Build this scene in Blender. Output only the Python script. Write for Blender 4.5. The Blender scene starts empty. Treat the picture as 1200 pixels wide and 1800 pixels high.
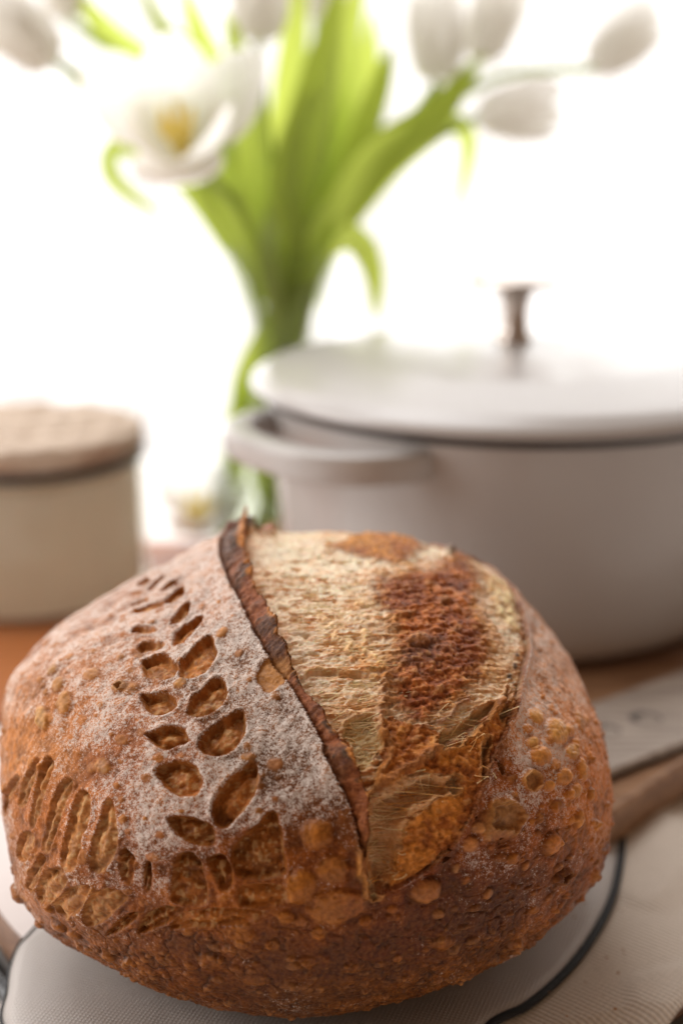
import bpy, bmesh, math, random
import numpy as np
from mathutils import Vector, Matrix

R = math.radians
random.seed(7)
rng = np.random.default_rng(11)
sc = bpy.context.scene
COL = sc.collection

# ---------------------------------------------------------------- camera
CAM_H, PITCH, FPX = 0.275, R(16), 2500.0
cam_d = bpy.data.cameras.new('camera')
cam_d.sensor_fit = 'VERTICAL'
cam_d.sensor_height = 36
cam_d.lens = 50
cam_d.clip_start, cam_d.clip_end = 0.01, 50
cam_d.dof.use_dof = True
cam_d.dof.focus_distance = 0.415
cam_d.dof.aperture_fstop = 4.6
cam_d.dof.aperture_blades = 0
cam = bpy.data.objects.new('camera', cam_d)
COL.objects.link(cam)
cam.location = (0, 0, CAM_H)
cam.rotation_euler = (math.pi / 2 - PITCH, 0, 0)
sc.camera = cam

# ---------------------------------------------------------------- light
wd = bpy.data.worlds.new('World')
sc.world = wd
wd.use_nodes = True
bg = wd.node_tree.nodes['Background']
bg.inputs[0].default_value = (1.0, 0.68, 0.47, 1)
bg.inputs[1].default_value = 0.13
ld = bpy.data.lights.new('window_daylight', 'AREA')
ld.shape = 'RECTANGLE'
ld.size, ld.size_y = 4.0, 2.6
ld.energy = 47
ld.color = (0.99, 1.0, 1.0)
lo = bpy.data.objects.new('window_daylight', ld)
COL.objects.link(lo)
lo.location = (-0.35, 2.35, 0.75)
lo.rotation_euler = (R(-90), 0, 0)        # shines towards -Y, into the room
ls = bpy.data.lights.new('overhead_fill', 'AREA')  # soft unseen lamp added overhead to brighten the tops of things
ls.shape = 'RECTANGLE'
ls.size, ls.size_y = 1.6, 0.9
ls.energy = 11.5
ls.color = (0.98, 0.99, 1.0)
lso = bpy.data.objects.new('overhead_fill', ls)
COL.objects.link(lso)
lso.location = (-0.50, 1.10, 1.75)
lso.rotation_euler = (Vector((0, 0.45, 0.05)) - lso.location).to_track_quat('-Z', 'Y').to_euler()
lw_ = bpy.data.lights.new('side_window', 'AREA')
lw_.shape = 'RECTANGLE'
lw_.size, lw_.size_y = 1.1, 1.2
lw_.energy = 12.5
lw_.color = (1.0, 0.99, 0.985)
lwo = bpy.data.objects.new('side_window', lw_)
COL.objects.link(lwo)
lwo.location = (-1.75, 0.55, 0.70)
lwo.rotation_euler = (Vector((0, 0.6, 0.05)) - lwo.location).to_track_quat('-Z', 'Y').to_euler()
sc.view_settings.view_transform = 'Standard'
sc.view_settings.look = 'None'
sc.view_settings.exposure = 1.15
sc.view_settings.gamma = 1.0
sc.cycles.use_denoising = True
sc.cycles.denoising_prefilter = 'ACCURATE'
sc.cycles.max_bounces = 10
sc.cycles.transparent_max_bounces = 16
sc.cycles.sample_clamp_indirect = 6.0
sc.cycles.caustics_reflective = False
sc.cycles.caustics_refractive = False

# ---------------------------------------------------------------- helpers
CAM = np.array([0, 0, CAM_H])
FW = np.array([0, math.cos(PITCH), -math.sin(PITCH)])
UP = np.array([0, math.sin(PITCH), math.cos(PITCH)])
RT = np.array([1.0, 0, 0])


def ray(px, py):
    return FW + RT * (px - 600) / FPX + UP * (900 - py) / FPX


def on_z(px, py, z=0.0):
    r = ray(px, py)
    return CAM + r * ((z - CAM_H) / r[2])


def at(px, py, y):
    r = ray(px, py)
    return CAM + r * (y / r[1])


def proj(P):
    q = P - CAM
    d = q @ FW
    return 600 + FPX * (q @ RT) / d, 900 - FPX * (q @ UP) / d


def new_obj(name, me, parent=None, mat=None):
    o = bpy.data.objects.new(name, me)
    COL.objects.link(o)
    if parent:
        o.parent = parent
    if mat:
        me.materials.append(mat)
    return o


def tag(o, label, cat, group=None, kind=None):
    if label: o['label'] = label
    if cat: o['category'] = cat
    if group: o['group'] = group
    if kind: o['kind'] = kind
    return o


def empty(name, loc, label, cat, group=None):
    o = bpy.data.objects.new(name, None)
    COL.objects.link(o)
    o.location = loc
    o.empty_display_size = 0.02
    return tag(o, label, cat, group)


def mesh_from(name, V, F, smooth=True):
    me = bpy.data.meshes.new(name)
    me.from_pydata([tuple(map(float, v)) for v in V], [], F)
    me.polygons.foreach_set('use_smooth', [smooth] * len(me.polygons))
    me.update()
    return me


def lathe(name, prof, seg=96, close=False):
    """prof: list of (r, z); r may be 0 at the ends"""
    V, F, rings = [], [], []
    for r, z in prof:
        if r < 1e-6:
            rings.append([len(V)]); V.append((0, 0, z))
        else:
            rings.append(list(range(len(V), len(V) + seg)))
            for k in range(seg):
                a = 2 * math.pi * k / seg
                V.append((r * math.cos(a), r * math.sin(a), z))
    pairs = list(zip(rings[:-1], rings[1:]))
    if close: pairs.append((rings[-1], rings[0]))
    for A, B in pairs:
        for k in range(seg):
            k2 = (k + 1) % seg
            if len(A) == 1 and len(B) == 1: continue
            if len(A) == 1: F.append((A[0], B[k2], B[k]))
            elif len(B) == 1: F.append((A[k], A[k2], B[0]))
            else: F.append((A[k], A[k2], B[k2], B[k]))
    return mesh_from(name, V, F)


def round_prof(pts, rad, n=5):
    """round the corners of an (r, z) profile"""
    out = [pts[0]]
    for a, b, c in zip(pts[:-2], pts[1:-1], pts[2:]):
        a, b, c = map(np.array, (a, b, c))
        la, lc = np.linalg.norm(a - b), np.linalg.norm(c - b)
        q = min(rad, la * .45, lc * .45)
        p0, p1 = b + (a - b) / la * q, b + (c - b) / lc * q
        for t in np.linspace(0, 1, n):
            out.append(tuple((1 - t) ** 2 * p0 + 2 * t * (1 - t) * b + t * t * p1))
    out.append(pts[-1])
    return out


def catmull(pts, n=8, closed=False):
    P = np.array(pts, float)
    out = []
    N = len(P)
    rg = range(N if closed else N - 1)
    for i in rg:
        if closed:
            p0, p1, p2, p3 = P[(i - 1) % N], P[i], P[(i + 1) % N], P[(i + 2) % N]
        else:
            p0, p1, p2, p3 = P[max(i - 1, 0)], P[i], P[i + 1], P[min(i + 2, N - 1)]
        for t in np.linspace(0, 1, n, endpoint=False):
            out.append(.5 * ((2 * p1) + (-p0 + p2) * t + (2 * p0 - 5 * p1 + 4 * p2 - p3) * t * t + (-p0 + 3 * p1 - 3 * p2 + p3) * t ** 3))
    if not closed: out.append(P[-1])
    return np.array(out)


def tube(path, radii, seg=10, cap=True):
    path = np.array(path, float)
    n = len(path)
    radii = np.broadcast_to(np.array(radii, float), (n,))
    T = np.gradient(path, axis=0)
    T /= np.linalg.norm(T, axis=1)[:, None] + 1e-12
    ref = np.array([0.31, 0.2, 0.93])
    V, F = [], []
    for i in range(n):
        s = np.cross(T[i], ref); s /= np.linalg.norm(s) + 1e-12
        b = np.cross(s, T[i])
        for k in range(seg):
            a = 2 * math.pi * k / seg
            V.append(path[i] + radii[i] * (math.cos(a) * s + math.sin(a) * b))
    for i in range(n - 1):
        for k in range(seg):
            k2 = (k + 1) % seg
            F.append((i * seg + k, i * seg + k2, (i + 1) * seg + k2, (i + 1) * seg + k))
    if cap:
        F.append(tuple(range(seg - 1, -1, -1)))
        F.append(tuple((n - 1) * seg + k for k in range(seg)))
    return V, F


def prism(name, outline, z0, z1, bevel=0.0):
    """outline: list of (x, y) counter-clockwise"""
    bm = bmesh.new()
    vs = [bm.verts.new((x, y, z0)) for x, y in outline]
    f = bm.faces.new(vs)
    r = bmesh.ops.extrude_face_region(bm, geom=[f])
    for e in r['geom']:
        if isinstance(e, bmesh.types.BMVert): e.co.z = z1
    bmesh.ops.recalc_face_normals(bm, faces=bm.faces)
    if bevel > 0:
        ed = [e for e in bm.edges if len(e.link_faces) == 2 and e.calc_face_angle(0) > R(50) and abs(e.verts[0].co.z - e.verts[1].co.z) < 1e-6]
        bmesh.ops.bevel(bm, geom=ed, offset=bevel, segments=3, affect='EDGES', profile=.5)
    me = bpy.data.meshes.new(name)
    bm.to_mesh(me); bm.free()
    return me


# --- shader node helpers
class NT:
    def __init__(s, name):
        s.m = bpy.data.materials.new(name)
        s.m.use_nodes = True
        s.t = s.m.node_tree
        s.b = s.t.nodes['Principled BSDF']
        s.out = s.t.nodes['Material Output']

    def n(s, typ, **kw):
        nd = s.t.nodes.new(typ)
        for k, v in kw.items():
            if k.startswith('_'): setattr(nd, k[1:], v)
            else: s.set(nd, k, v)
        return nd

    def set(s, nd, k, v):
        i = nd.inputs[k if not k.startswith('i') or not k[1:].isdigit() else int(k[1:])]
        if isinstance(v, bpy.types.NodeSocket): s.t.links.new(v, i)
        elif isinstance(v, tuple) and len(v) == 3 and i.type == 'RGBA': i.default_value = (*v, 1)
        else: i.default_value = v

    def math(s, op, a, b=0.0, c=0.0, clamp=False):
        nd = s.n('ShaderNodeMath', _operation=op, _use_clamp=clamp)
        s.set(nd, 'i0', a); s.set(nd, 'i1', b)
        if op in ('MULTIPLY_ADD', 'SMOOTH_MIN', 'WRAP'): s.set(nd, 'i2', c)
        return nd.outputs[0]

    def ramp01(s, v, a, b):
        nd = s.n('ShaderNodeMapRange', _interpolation_type='SMOOTHSTEP')
        s.set(nd, 'i0', v); s.set(nd, 'i1', a); s.set(nd, 'i2', b)
        return nd.outputs[0]

    def mix(s, f, a, b, blend='MIX'):
        nd = s.n('ShaderNodeMix', _data_type='RGBA', _blend_type=blend)
        s.set(nd, 'i0', f); s.set(nd, 'i6', a); s.set(nd, 'i7', b)
        return nd.outputs[2]

    def noise(s, vec, scale, detail=3, rough=.55):
        nd = s.n('ShaderNodeTexNoise', Scale=scale, Detail=detail, Roughness=rough)
        if vec is not None: s.set(nd, 'Vector', vec)
        return nd.outputs[0]

    def coord(s, k='Object'):
        return s.n('ShaderNodeTexCoord').outputs[k]

    def mapping(s, vec, scale, rot=(0, 0, 0)):
        nd = s.n('ShaderNodeMapping')
        s.set(nd, 'Vector', vec); nd.inputs['Scale'].default_value = scale; nd.inputs['Rotation'].default_value = rot
        return nd.outputs[0]

    def bump(s, h, dist, strength=1.0, normal=None):
        nd = s.n('ShaderNodeBump', Height=h, Distance=dist, Strength=strength)
        if normal is not None: s.set(nd, 'Normal', normal)
        return nd.outputs[0]

    def attr(s, name, out='Color'):
        return s.n('ShaderNodeAttribute', _attribute_name=name).outputs[out]

    def p(s, **kw):
        for k, v in kw.items(): s.set(s.b, k.replace('_', ' '), v)
        return s


def wood_mat(name, dark, light, scale=30, rot=(0, 0, 0), rough=.5, stretch=(1, 14, 14)):
    t = NT(name)
    v = t.mapping(t.coord(), stretch, rot)
    n1 = t.noise(v, scale, 5, .6)
    n2 = t.noise(v, scale * 4, 3, .6)
    f = t.ramp01(t.math('ADD', t.math('MULTIPLY', n1, .7), t.math('MULTIPLY', n2, .3)), .35, .65)
    c = t.mix(f, dark, light)
    t.p(Base_Color=c, Roughness=rough, Normal=t.bump(n2, .0004, .5))
    return t.m


def thin_glass(name, tint):
    t = NT(name)
    g = t.n('ShaderNodeBsdfGlossy', Color=(1.0, 1.0, 1.0), Roughness=.04)
    tp = t.n('ShaderNodeBsdfTransparent', Color=tint)
    lw = t.n('ShaderNodeFresnel', IOR=1.45)
    mx = t.n('ShaderNodeMixShader', Fac=t.math('MULTIPLY', lw.outputs[0], .6))
    t.t.links.new(tp.outputs[0], mx.inputs[1]); t.t.links.new(g.outputs[0], mx.inputs[2]); t.t.links.new(mx.outputs[0], t.out.inputs[0])
    return t.m

# ================================================================ LOAF
f32 = np.float32


def _hash(ix, iy, iz, seed):
    h = (ix.astype(np.uint32) * np.uint32(374761393) + iy.astype(np.uint32) * np.uint32(668265263)
         + iz.astype(np.uint32) * np.uint32(2147483647) + np.uint32(seed * 1013904223 & 0xffffffff))
    h = (h ^ (h >> np.uint32(13))) * np.uint32(1274126177)
    h = h ^ (h >> np.uint32(16))
    return (h & np.uint32(0xffff)).astype(f32) / f32(32767.5) - f32(1)


def vnoise(X, Y, Z, seed=0):
    """smooth value noise in about -1..1"""
    ix, iy, iz = np.floor(X), np.floor(Y), np.floor(Z)
    fx, fy, fz = (X - ix).astype(f32), (Y - iy).astype(f32), (Z - iz).astype(f32)
    ix, iy, iz = ix.astype(np.int64), iy.astype(np.int64), iz.astype(np.int64)
    sx, sy, sz = (q * q * q * (q * (q * 6 - 15) + 10) for q in (fx, fy, fz))
    r = 0
    for dx in (0, 1):
        wx = sx if dx else 1 - sx
        for dy in (0, 1):
            wy = sy if dy else 1 - sy
            for dz in (0, 1):
                wz = sz if dz else 1 - sz
                r = r + wx * wy * wz * _hash(ix + dx, iy + dy, iz + dz, seed)
    return r


def fbm(P, scale, octv=3, seed=0, gain=.5):
    a, s, tot, r = 1.0, scale, 0.0, 0
    for o in range(octv):
        r = r + a * vnoise(P[..., 0] * s + 7.3 * o, P[..., 1] * s + 3.1 * o, P[..., 2] * s + 1.7 * o, seed + o)
        tot += a
        a *= gain; s *= 2.03
    return r / tot * 1.5


def sstep(x, a, b):
    t = np.clip((x - a) / (b - a), 0, 1)
    return t * t * (3 - 2 * t)


def lerp(a, b, t):
    return a + (b - a) * t


def mixc(col, c, m):
    return col + (np.array(c, f32) - col) * m[..., None]


N = 961
C0 = np.array([-0.01174812, 0.44614795, 0.055])
VW = np.array([-0.02361051, 0.89663534, -0.44213982])
E1 = np.array([1.0, 0, 0]); E1 = E1 - VW * (E1 @ VW); E1 /= np.linalg.norm(E1)
E2 = np.cross(E1, VW)
AX, AY, AT, AB = .104, .098, .066, .058
FIT = np.array([0.9783, 0.9652, 0.9713, 0.9675, 1.0199, 1.0174, 0.9916, 1.0155, 0.9901, 1.0184, 1.0084, 1.0255, 1.0228, 1.0265, 1.0361, 1.0294, 1.0321, 1.0227, 1.0173, 1.0101, 0.999, 0.9992, 0.9924, 0.9869, 0.9866, 0.9917, 0.9876, 1.0041, 0.9949, 0.9799, 0.9751, 0.968, 0.9697, 0.9735, 0.99, 1.0146, 1.0324, 1.084, 1.1066, 1.1171, 1.1192, 1.1451, 1.1298, 1.1319, 1.1198, 1.1297, 1.1073, 1.1408, 1.149, 1.1199, 1.0953, 1.0442, 1.0473, 1.028, 1.021, 1.0476, 1.0393, 1.0522, 1.031, 0.9901])
FIT = .25 * np.roll(FIT, 1) + .5 * FIT + .25 * np.roll(FIT, -1)     # the hand-shaped outline of the loaf about its own middle

lin = np.linspace(-1, 1, N)
GA, GB = np.meshgrid(lin, lin, indexing='xy')
big = np.abs(GA) > np.abs(GB)
with np.errstate(divide='ignore', invalid='ignore'):
    rr = np.where(big, GA, GB)
    phi = np.where(big, np.pi / 4 * np.nan_to_num(GB / np.where(GA == 0, 1, GA)), np.pi / 2 - np.pi / 4 * np.nan_to_num(GA / np.where(GB == 0, 1, GB)))
sg = np.sign(rr); ra = np.abs(rr)
th = np.where(ra < .87, ra / .87 * 1.85, 1.85 + (ra - .87) / .13 * (np.pi - 1.85))
cu, cv = np.cos(phi) * sg, np.sin(phi) * sg
U, V = th * cu, th * cv                          # the chart all crust marks are laid out in
Wp = np.array([0, -.88, .475]); Wp /= np.linalg.norm(Wp)
Ux = np.array([1.0, 0, 0]); Vx = np.cross(Ux, Wp) * -1
Vx = np.cross(Wp, Ux)
D = np.cos(th)[..., None] * Wp + np.sin(th)[..., None] * (cu[..., None] * Ux + cv[..., None] * Vx)
p_ = 2.35
den = (np.abs(D[..., 0]) ** 2.15 + np.abs(D[..., 1]) ** 2.15) ** (p_ / 2.15) + np.abs(D[..., 2]) ** p_
Q = D * (den ** (-1 / p_))[..., None]
P0 = Q * np.array([AX, AY, 1.0])
P0[..., 2] = np.where(Q[..., 2] > 0, Q[..., 2] * AT, Q[..., 2] * AB)
e1, e2 = P0 @ E1, P0 @ E2
ax = (np.arctan2(e2, e1) + np.pi) / (2 * np.pi) * 60
i0 = np.floor(ax).astype(int); fr = ax - i0
fr = fr * fr * (3 - 2 * fr)
sv = FIT[i0 % 60] * (1 - fr) + FIT[(i0 + 1) % 60] * fr
mm = 1 + (sv - 1) * (1 - np.exp(-(np.hypot(e1, e2) / .03) ** 2))
P = P0 + ((mm - 1) * e1)[..., None] * E1 + ((mm - 1) * e2)[..., None] * E2 + C0
z = P[..., 2]
P[..., 2] = np.where(z < .004, .004 * np.exp(np.clip((z - .004) / .004, -20, 0)), z)
BASE = P.copy()


def grid_normals(P):
    du = np.gradient(P, axis=1); dv = np.gradient(P, axis=0)
    n = np.cross(du, dv)
    L = np.linalg.norm(n, axis=-1, keepdims=True)
    return n / np.maximum(L, 1e-12)


NB = grid_normals(BASE)
if (NB[N // 2, N // 2] @ (CAM - BASE[N // 2, N // 2])) < 0: NB = -NB
TU = np.gradient(BASE, axis=1); TU /= np.maximum(np.linalg.norm(TU, axis=-1, keepdims=True), 1e-12)

# --- look-up of chart coordinates for a mark seen on the loaf
PX, PY = proj(BASE)
front = ((NB * (CAM - BASE)).sum(-1) > 0.0) & (ra < .9)
fi = np.argwhere(front[::3, ::3]) * 3
fpx, fpy = PX[fi[:, 0], fi[:, 1]], PY[fi[:, 0], fi[:, 1]]


def ch(pts):
    out = []
    for x, y in pts:
        k = np.argmin((fpx - x) ** 2 + (fpy - y) ** 2)
        i, j = fi[k]
        a = np.array([[PX[i, j + 1] - PX[i, j - 1], PX[i + 1, j] - PX[i - 1, j]], [PY[i, j + 1] - PY[i, j - 1], PY[i + 1, j] - PY[i - 1, j]]]) / 2
        s = np.linalg.solve(a + np.eye(2) * 1e-6, [x - PX[i, j], y - PY[i, j]])
        s = np.clip(s, -2, 2)
        out.append((U[i, j] + s[0] * (U[i, j + 1] - U[i, j - 1]) / 2 + s[1] * (U[i + 1, j] - U[i - 1, j]) / 2,
                    V[i, j] + s[0] * (V[i, j + 1] - V[i, j - 1]) / 2 + s[1] * (V[i + 1, j] - V[i - 1, j]) / 2))
    return np.array(out)


KM = .098          # metres per chart unit, near enough all over the visible side


def seg_dist(u, v, poly, closed):
    best = np.full(u.shape, 1e9, f32)
    n = len(poly)
    for k in range(n if closed else n - 1):
        a, b = poly[k], poly[(k + 1) % n]
        ab = b - a
        t = np.clip(((u - a[0]) * ab[0] + (v - a[1]) * ab[1]) / (ab @ ab + 1e-12), 0, 1)
        np.minimum(best, (u - a[0] - t * ab[0]) ** 2 + (v - a[1] - t * ab[1]) ** 2, out=best)
    return np.sqrt(best)


def poly_sdf(u, v, poly):
    """metres, positive inside"""
    ins = np.zeros(u.shape, bool)
    n = len(poly)
    for k in range(n):
        a, b = poly[k], poly[(k + 1) % n]
        c = (a[1] > v) != (b[1] > v)
        ins ^= c & (u < (b[0] - a[0]) * (v - a[1]) / (b[1] - a[1] + 1e-12) + a[0])
    d = seg_dist(u, v, poly, True) * KM
    return np.where(ins, d, -d)


class Local:
    """the vertices within a margin of a mark"""
    def __init__(s, poly, margin=.06, wu=None, wv=None):
        lo, hi = poly.min(0) - margin, poly.max(0) + margin
        s.m = (U > lo[0]) & (U < hi[0]) & (V > lo[1]) & (V < hi[1])
        s.u = (U if wu is None else wu)[s.m]; s.v = (V if wv is None else wv)[s.m]


def smooth_poly(pts, closed=True, n=5):
    return catmull(ch(pts), n, closed)


# shared noise fields (object space)
L = BASE - C0
n_lo = fbm(L, 28, 3, 1)
n_mid = fbm(L, 120, 3, 5)
n_hi = fbm(L, 420, 2, 9)
n_vh = fbm(L, 1100, 1, 13)
w1, w2 = fbm(L, 260, 3, 17, .6), fbm(L, 260, 3, 23, .6)
WU, WV = U + w1 * .011, V + w2 * .011             # ragged-edge warp (about 1 mm)
WU2, WV2 = U + w1 * .0035, V + w2 * .0035

H = n_lo * .0012 + n_mid * .00035
OFF = np.zeros(BASE.shape, f32)                    # sideways offsets (overhang of the ear)

# --- crust colours and flour, spread from places on the loaf
def spread(tab, power=2.0, r0=.09):
    num = np.zeros(U.shape + ((len(tab[0][2]),) if isinstance(tab[0][2], tuple) else ()), f32); den = np.zeros(U.shape, f32)
    uv = ch([(t[0], t[1]) for t in tab])
    for (a, b), t in zip(uv, tab):
        w = np.exp(-((U - a) ** 2 + (V - b) ** 2) / (2 * r0 * r0)).astype(f32) + f32(1e-4) / (1 + (U - a) ** 2 + (V - b) ** 2).astype(f32)
        den += w
        num += w[..., None] * np.array(t[2], f32) if isinstance(t[2], tuple) else w * t[2]
    return num / (den[..., None] if num.ndim == 3 else den)


flour = spread([(420, 1000, .97), (450, 1150, 1.0), (330, 1050, .9), (500, 1250, .97), (520, 1330, .95), (560, 1380, .85), (420, 1230, .8),
                (300, 1240, .75), (230, 1200, .8), (150, 1250, .6), (230, 1300, .6), (250, 1400, .75), (330, 1410, .85), (200, 1450, .65),
                (130, 1350, .55), (60, 1350, .45), (250, 1520, .7), (400, 1420, .8), (450, 1470, .75), (120, 1110, .8), (60, 1180, .75),
                (280, 1000, .9), (200, 1060, .85), (130, 1570, .5), (300, 1610, .3), (480, 1550, .18), (560, 1600, .12), (400, 1650, .06), (200, 1690, .2),
                (600, 1700, .10), (700, 1640, .14), (850, 1500, .58), (900, 1400, .62), (940, 1200, .85), (930, 1120, .95), (970, 1170, .75), (905, 1290, .8), (960, 1380, .6), (1000, 1500, .5), (870, 1560, .4),
                (1000, 1300, .58), (1040, 1400, .42), (960, 1560, .45), (760, 1520, .45), (840, 1460, .55), (880, 1650, .18), (610, 1500, .5),
                (740, 1690, .12), (460, 1320, .85), (430, 1400, .75), (390, 1090, .95), (70, 1480, .4), (40, 1560, .4), (350, 980, .95), (600, 1560, .35),
                (330, 1730, .1), (520, 1760, .2), (760, 1740, .2), (1060, 1480, .2), (470, 1600, .1), (560, 1520, .25)])
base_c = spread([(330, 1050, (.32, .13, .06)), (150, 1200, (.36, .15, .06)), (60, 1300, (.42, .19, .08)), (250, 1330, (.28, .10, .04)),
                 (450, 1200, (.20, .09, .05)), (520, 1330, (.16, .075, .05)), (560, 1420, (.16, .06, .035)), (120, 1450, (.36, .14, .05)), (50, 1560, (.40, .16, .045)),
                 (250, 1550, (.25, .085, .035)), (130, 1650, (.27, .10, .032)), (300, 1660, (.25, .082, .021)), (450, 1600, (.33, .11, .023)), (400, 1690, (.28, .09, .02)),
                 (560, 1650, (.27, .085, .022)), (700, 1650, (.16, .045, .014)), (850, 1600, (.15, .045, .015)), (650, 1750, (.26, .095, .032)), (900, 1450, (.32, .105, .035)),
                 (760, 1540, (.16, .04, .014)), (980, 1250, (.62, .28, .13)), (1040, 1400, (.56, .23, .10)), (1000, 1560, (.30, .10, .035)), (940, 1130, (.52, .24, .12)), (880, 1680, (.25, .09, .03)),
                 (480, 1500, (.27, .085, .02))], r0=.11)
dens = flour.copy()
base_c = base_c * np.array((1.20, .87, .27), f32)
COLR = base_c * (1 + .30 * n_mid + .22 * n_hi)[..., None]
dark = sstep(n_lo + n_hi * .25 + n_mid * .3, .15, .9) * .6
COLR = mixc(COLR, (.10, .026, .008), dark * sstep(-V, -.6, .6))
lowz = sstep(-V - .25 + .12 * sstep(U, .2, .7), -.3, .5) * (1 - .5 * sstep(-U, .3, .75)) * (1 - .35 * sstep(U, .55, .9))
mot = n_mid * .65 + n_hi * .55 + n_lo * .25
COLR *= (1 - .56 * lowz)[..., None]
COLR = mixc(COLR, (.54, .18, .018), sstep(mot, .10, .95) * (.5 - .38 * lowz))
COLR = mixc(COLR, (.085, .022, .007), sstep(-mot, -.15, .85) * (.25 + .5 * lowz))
dens = np.clip(dens * 1.1 + .03 + n_mid * .34 + n_lo * .10, 0, 1.1)

LABEL = np.zeros((N, N), np.int32)                  # 0 crust, 1 crumb, 2 skin, 3 ear, 10+ leaf cuts, 200+ blisters

# ------------------------------------------------------------ random small blisters over the whole crust
EDGE_REGION = ch([(400, 950), (430, 1060), (490, 1180), (560, 1290), (620, 1400), (645, 1560), (760, 1520), (850, 1380), (905, 1250), (925, 1130), (890, 1020), (800, 960), (640, 935), (500, 935)])


def dome(ci, cj, ru, rv, h, rot=0.0, col=None, cmix=.8, flat=1.0, dark_rim=.35, flourcut=.75, label=None):
    """one blister: centre grid index, radii in metres"""
    k = int(max(ru, rv) * 2.2 / .00038) + 3
    a0, a1, b0, b1 = max(ci - k, 1), min(ci + k, N - 1), max(cj - k, 1), min(cj + k, N - 1)
    sl = (slice(a0, a1), slice(b0, b1))
    du = (U[sl] - U[ci, cj]) * KM; dv = (V[sl] - V[ci, cj]) * KM
    wob = 1 + .16 * n_mid[sl] + .035 * n_hi[sl]
    c, s = math.cos(rot), math.sin(rot)
    d = np.hypot((c * du + s * dv) / ru, (-s * du + c * dv) / rv) / wob
    prof = np.where(d < 1.15, np.clip(1 - np.clip(d / 1.15, 0, 1) ** (2.4 * flat), 0, 1) ** 1.05, 0)
    H[sl] += h * prof - .08 * h * np.exp(-((d - 1.18) / .2) ** 2)
    m = sstep(1.06 - d, -.08, .42)
    if col is not None:
        cc = np.array(col, f32) * (1 + .18 * n_hi[sl] + .12 * n_vh[sl])[..., None]
        cc = .5 * cc + .5 * np.minimum(cc, COLR[sl] * 1.9 + .02)
        COLR[sl] = COLR[sl] + (cc - COLR[sl]) * (m * cmix)[..., None]
        rim = np.exp(-((d - 1.05) / .12) ** 2) * dark_rim
        COLR[sl] = COLR[sl] * (1 - rim * .6)[..., None]
    dens[sl] = dens[sl] * (1 - m * flourcut)
    if label is not None:
        lab = LABEL[sl]
        lab[(d < 1.0) & (lab == 0)] = label
    return d, sl


seeds = np.argwhere(front & (V < .98))
sel = seeds[rng.choice(len(seeds), 2600, replace=False)]
inside_open = poly_sdf(U[sel[:, 0], sel[:, 1]], V[sel[:, 0], sel[:, 1]], EDGE_REGION) > -.004
for (ci, cj), io in zip(sel, inside_open):
    if io: continue
    u, v = U[ci, cj], V[ci, cj]
    low = sstep(-v, .35, .95) * (.45 + .55 * sstep(abs(u + .05), .25, .55))                        # blisters crowd near the foot and on the right
    right = sstep(u, .35, .8) * sstep(-v + .35, 0, .5)
    pr = .16 + .50 * low + .40 * right
    if rng.random() > pr: continue
    r = float(np.clip(rng.lognormal(-6.75, .42), .0005, .0030))
    g = rng.random()
    c = lerp(np.array((.34, .125, .03)), np.array((.50, .24, .08)), g) if right + low > .3 else lerp(np.array((.36, .15, .05)), np.array((.48, .24, .10)), g)
    dome(ci, cj, r, r * rng.uniform(.8, 1.3), r * rng.uniform(.22, .48), rng.uniform(0, 3), c, .22 + .25 * rng.random(), dark_rim=.3, flourcut=.35 + .3 * rng.random())

# the crinkled, pebbly foot of the loaf
peb = fbm(L, 300, 2, 31)
underpart = sstep(-V, .62, 1.0)
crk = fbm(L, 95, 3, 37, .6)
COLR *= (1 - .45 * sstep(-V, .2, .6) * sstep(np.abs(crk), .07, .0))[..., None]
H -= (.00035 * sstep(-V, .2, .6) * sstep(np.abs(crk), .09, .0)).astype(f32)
underpart = underpart * (.35 + .65 * sstep(np.abs(U + .1), .2, .6))
H += underpart * (np.abs(peb) ** .8 * -.0008 + .0003)
COLR *= (1 - .35 * underpart * sstep(np.abs(peb), .22, .02))[..., None]

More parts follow.
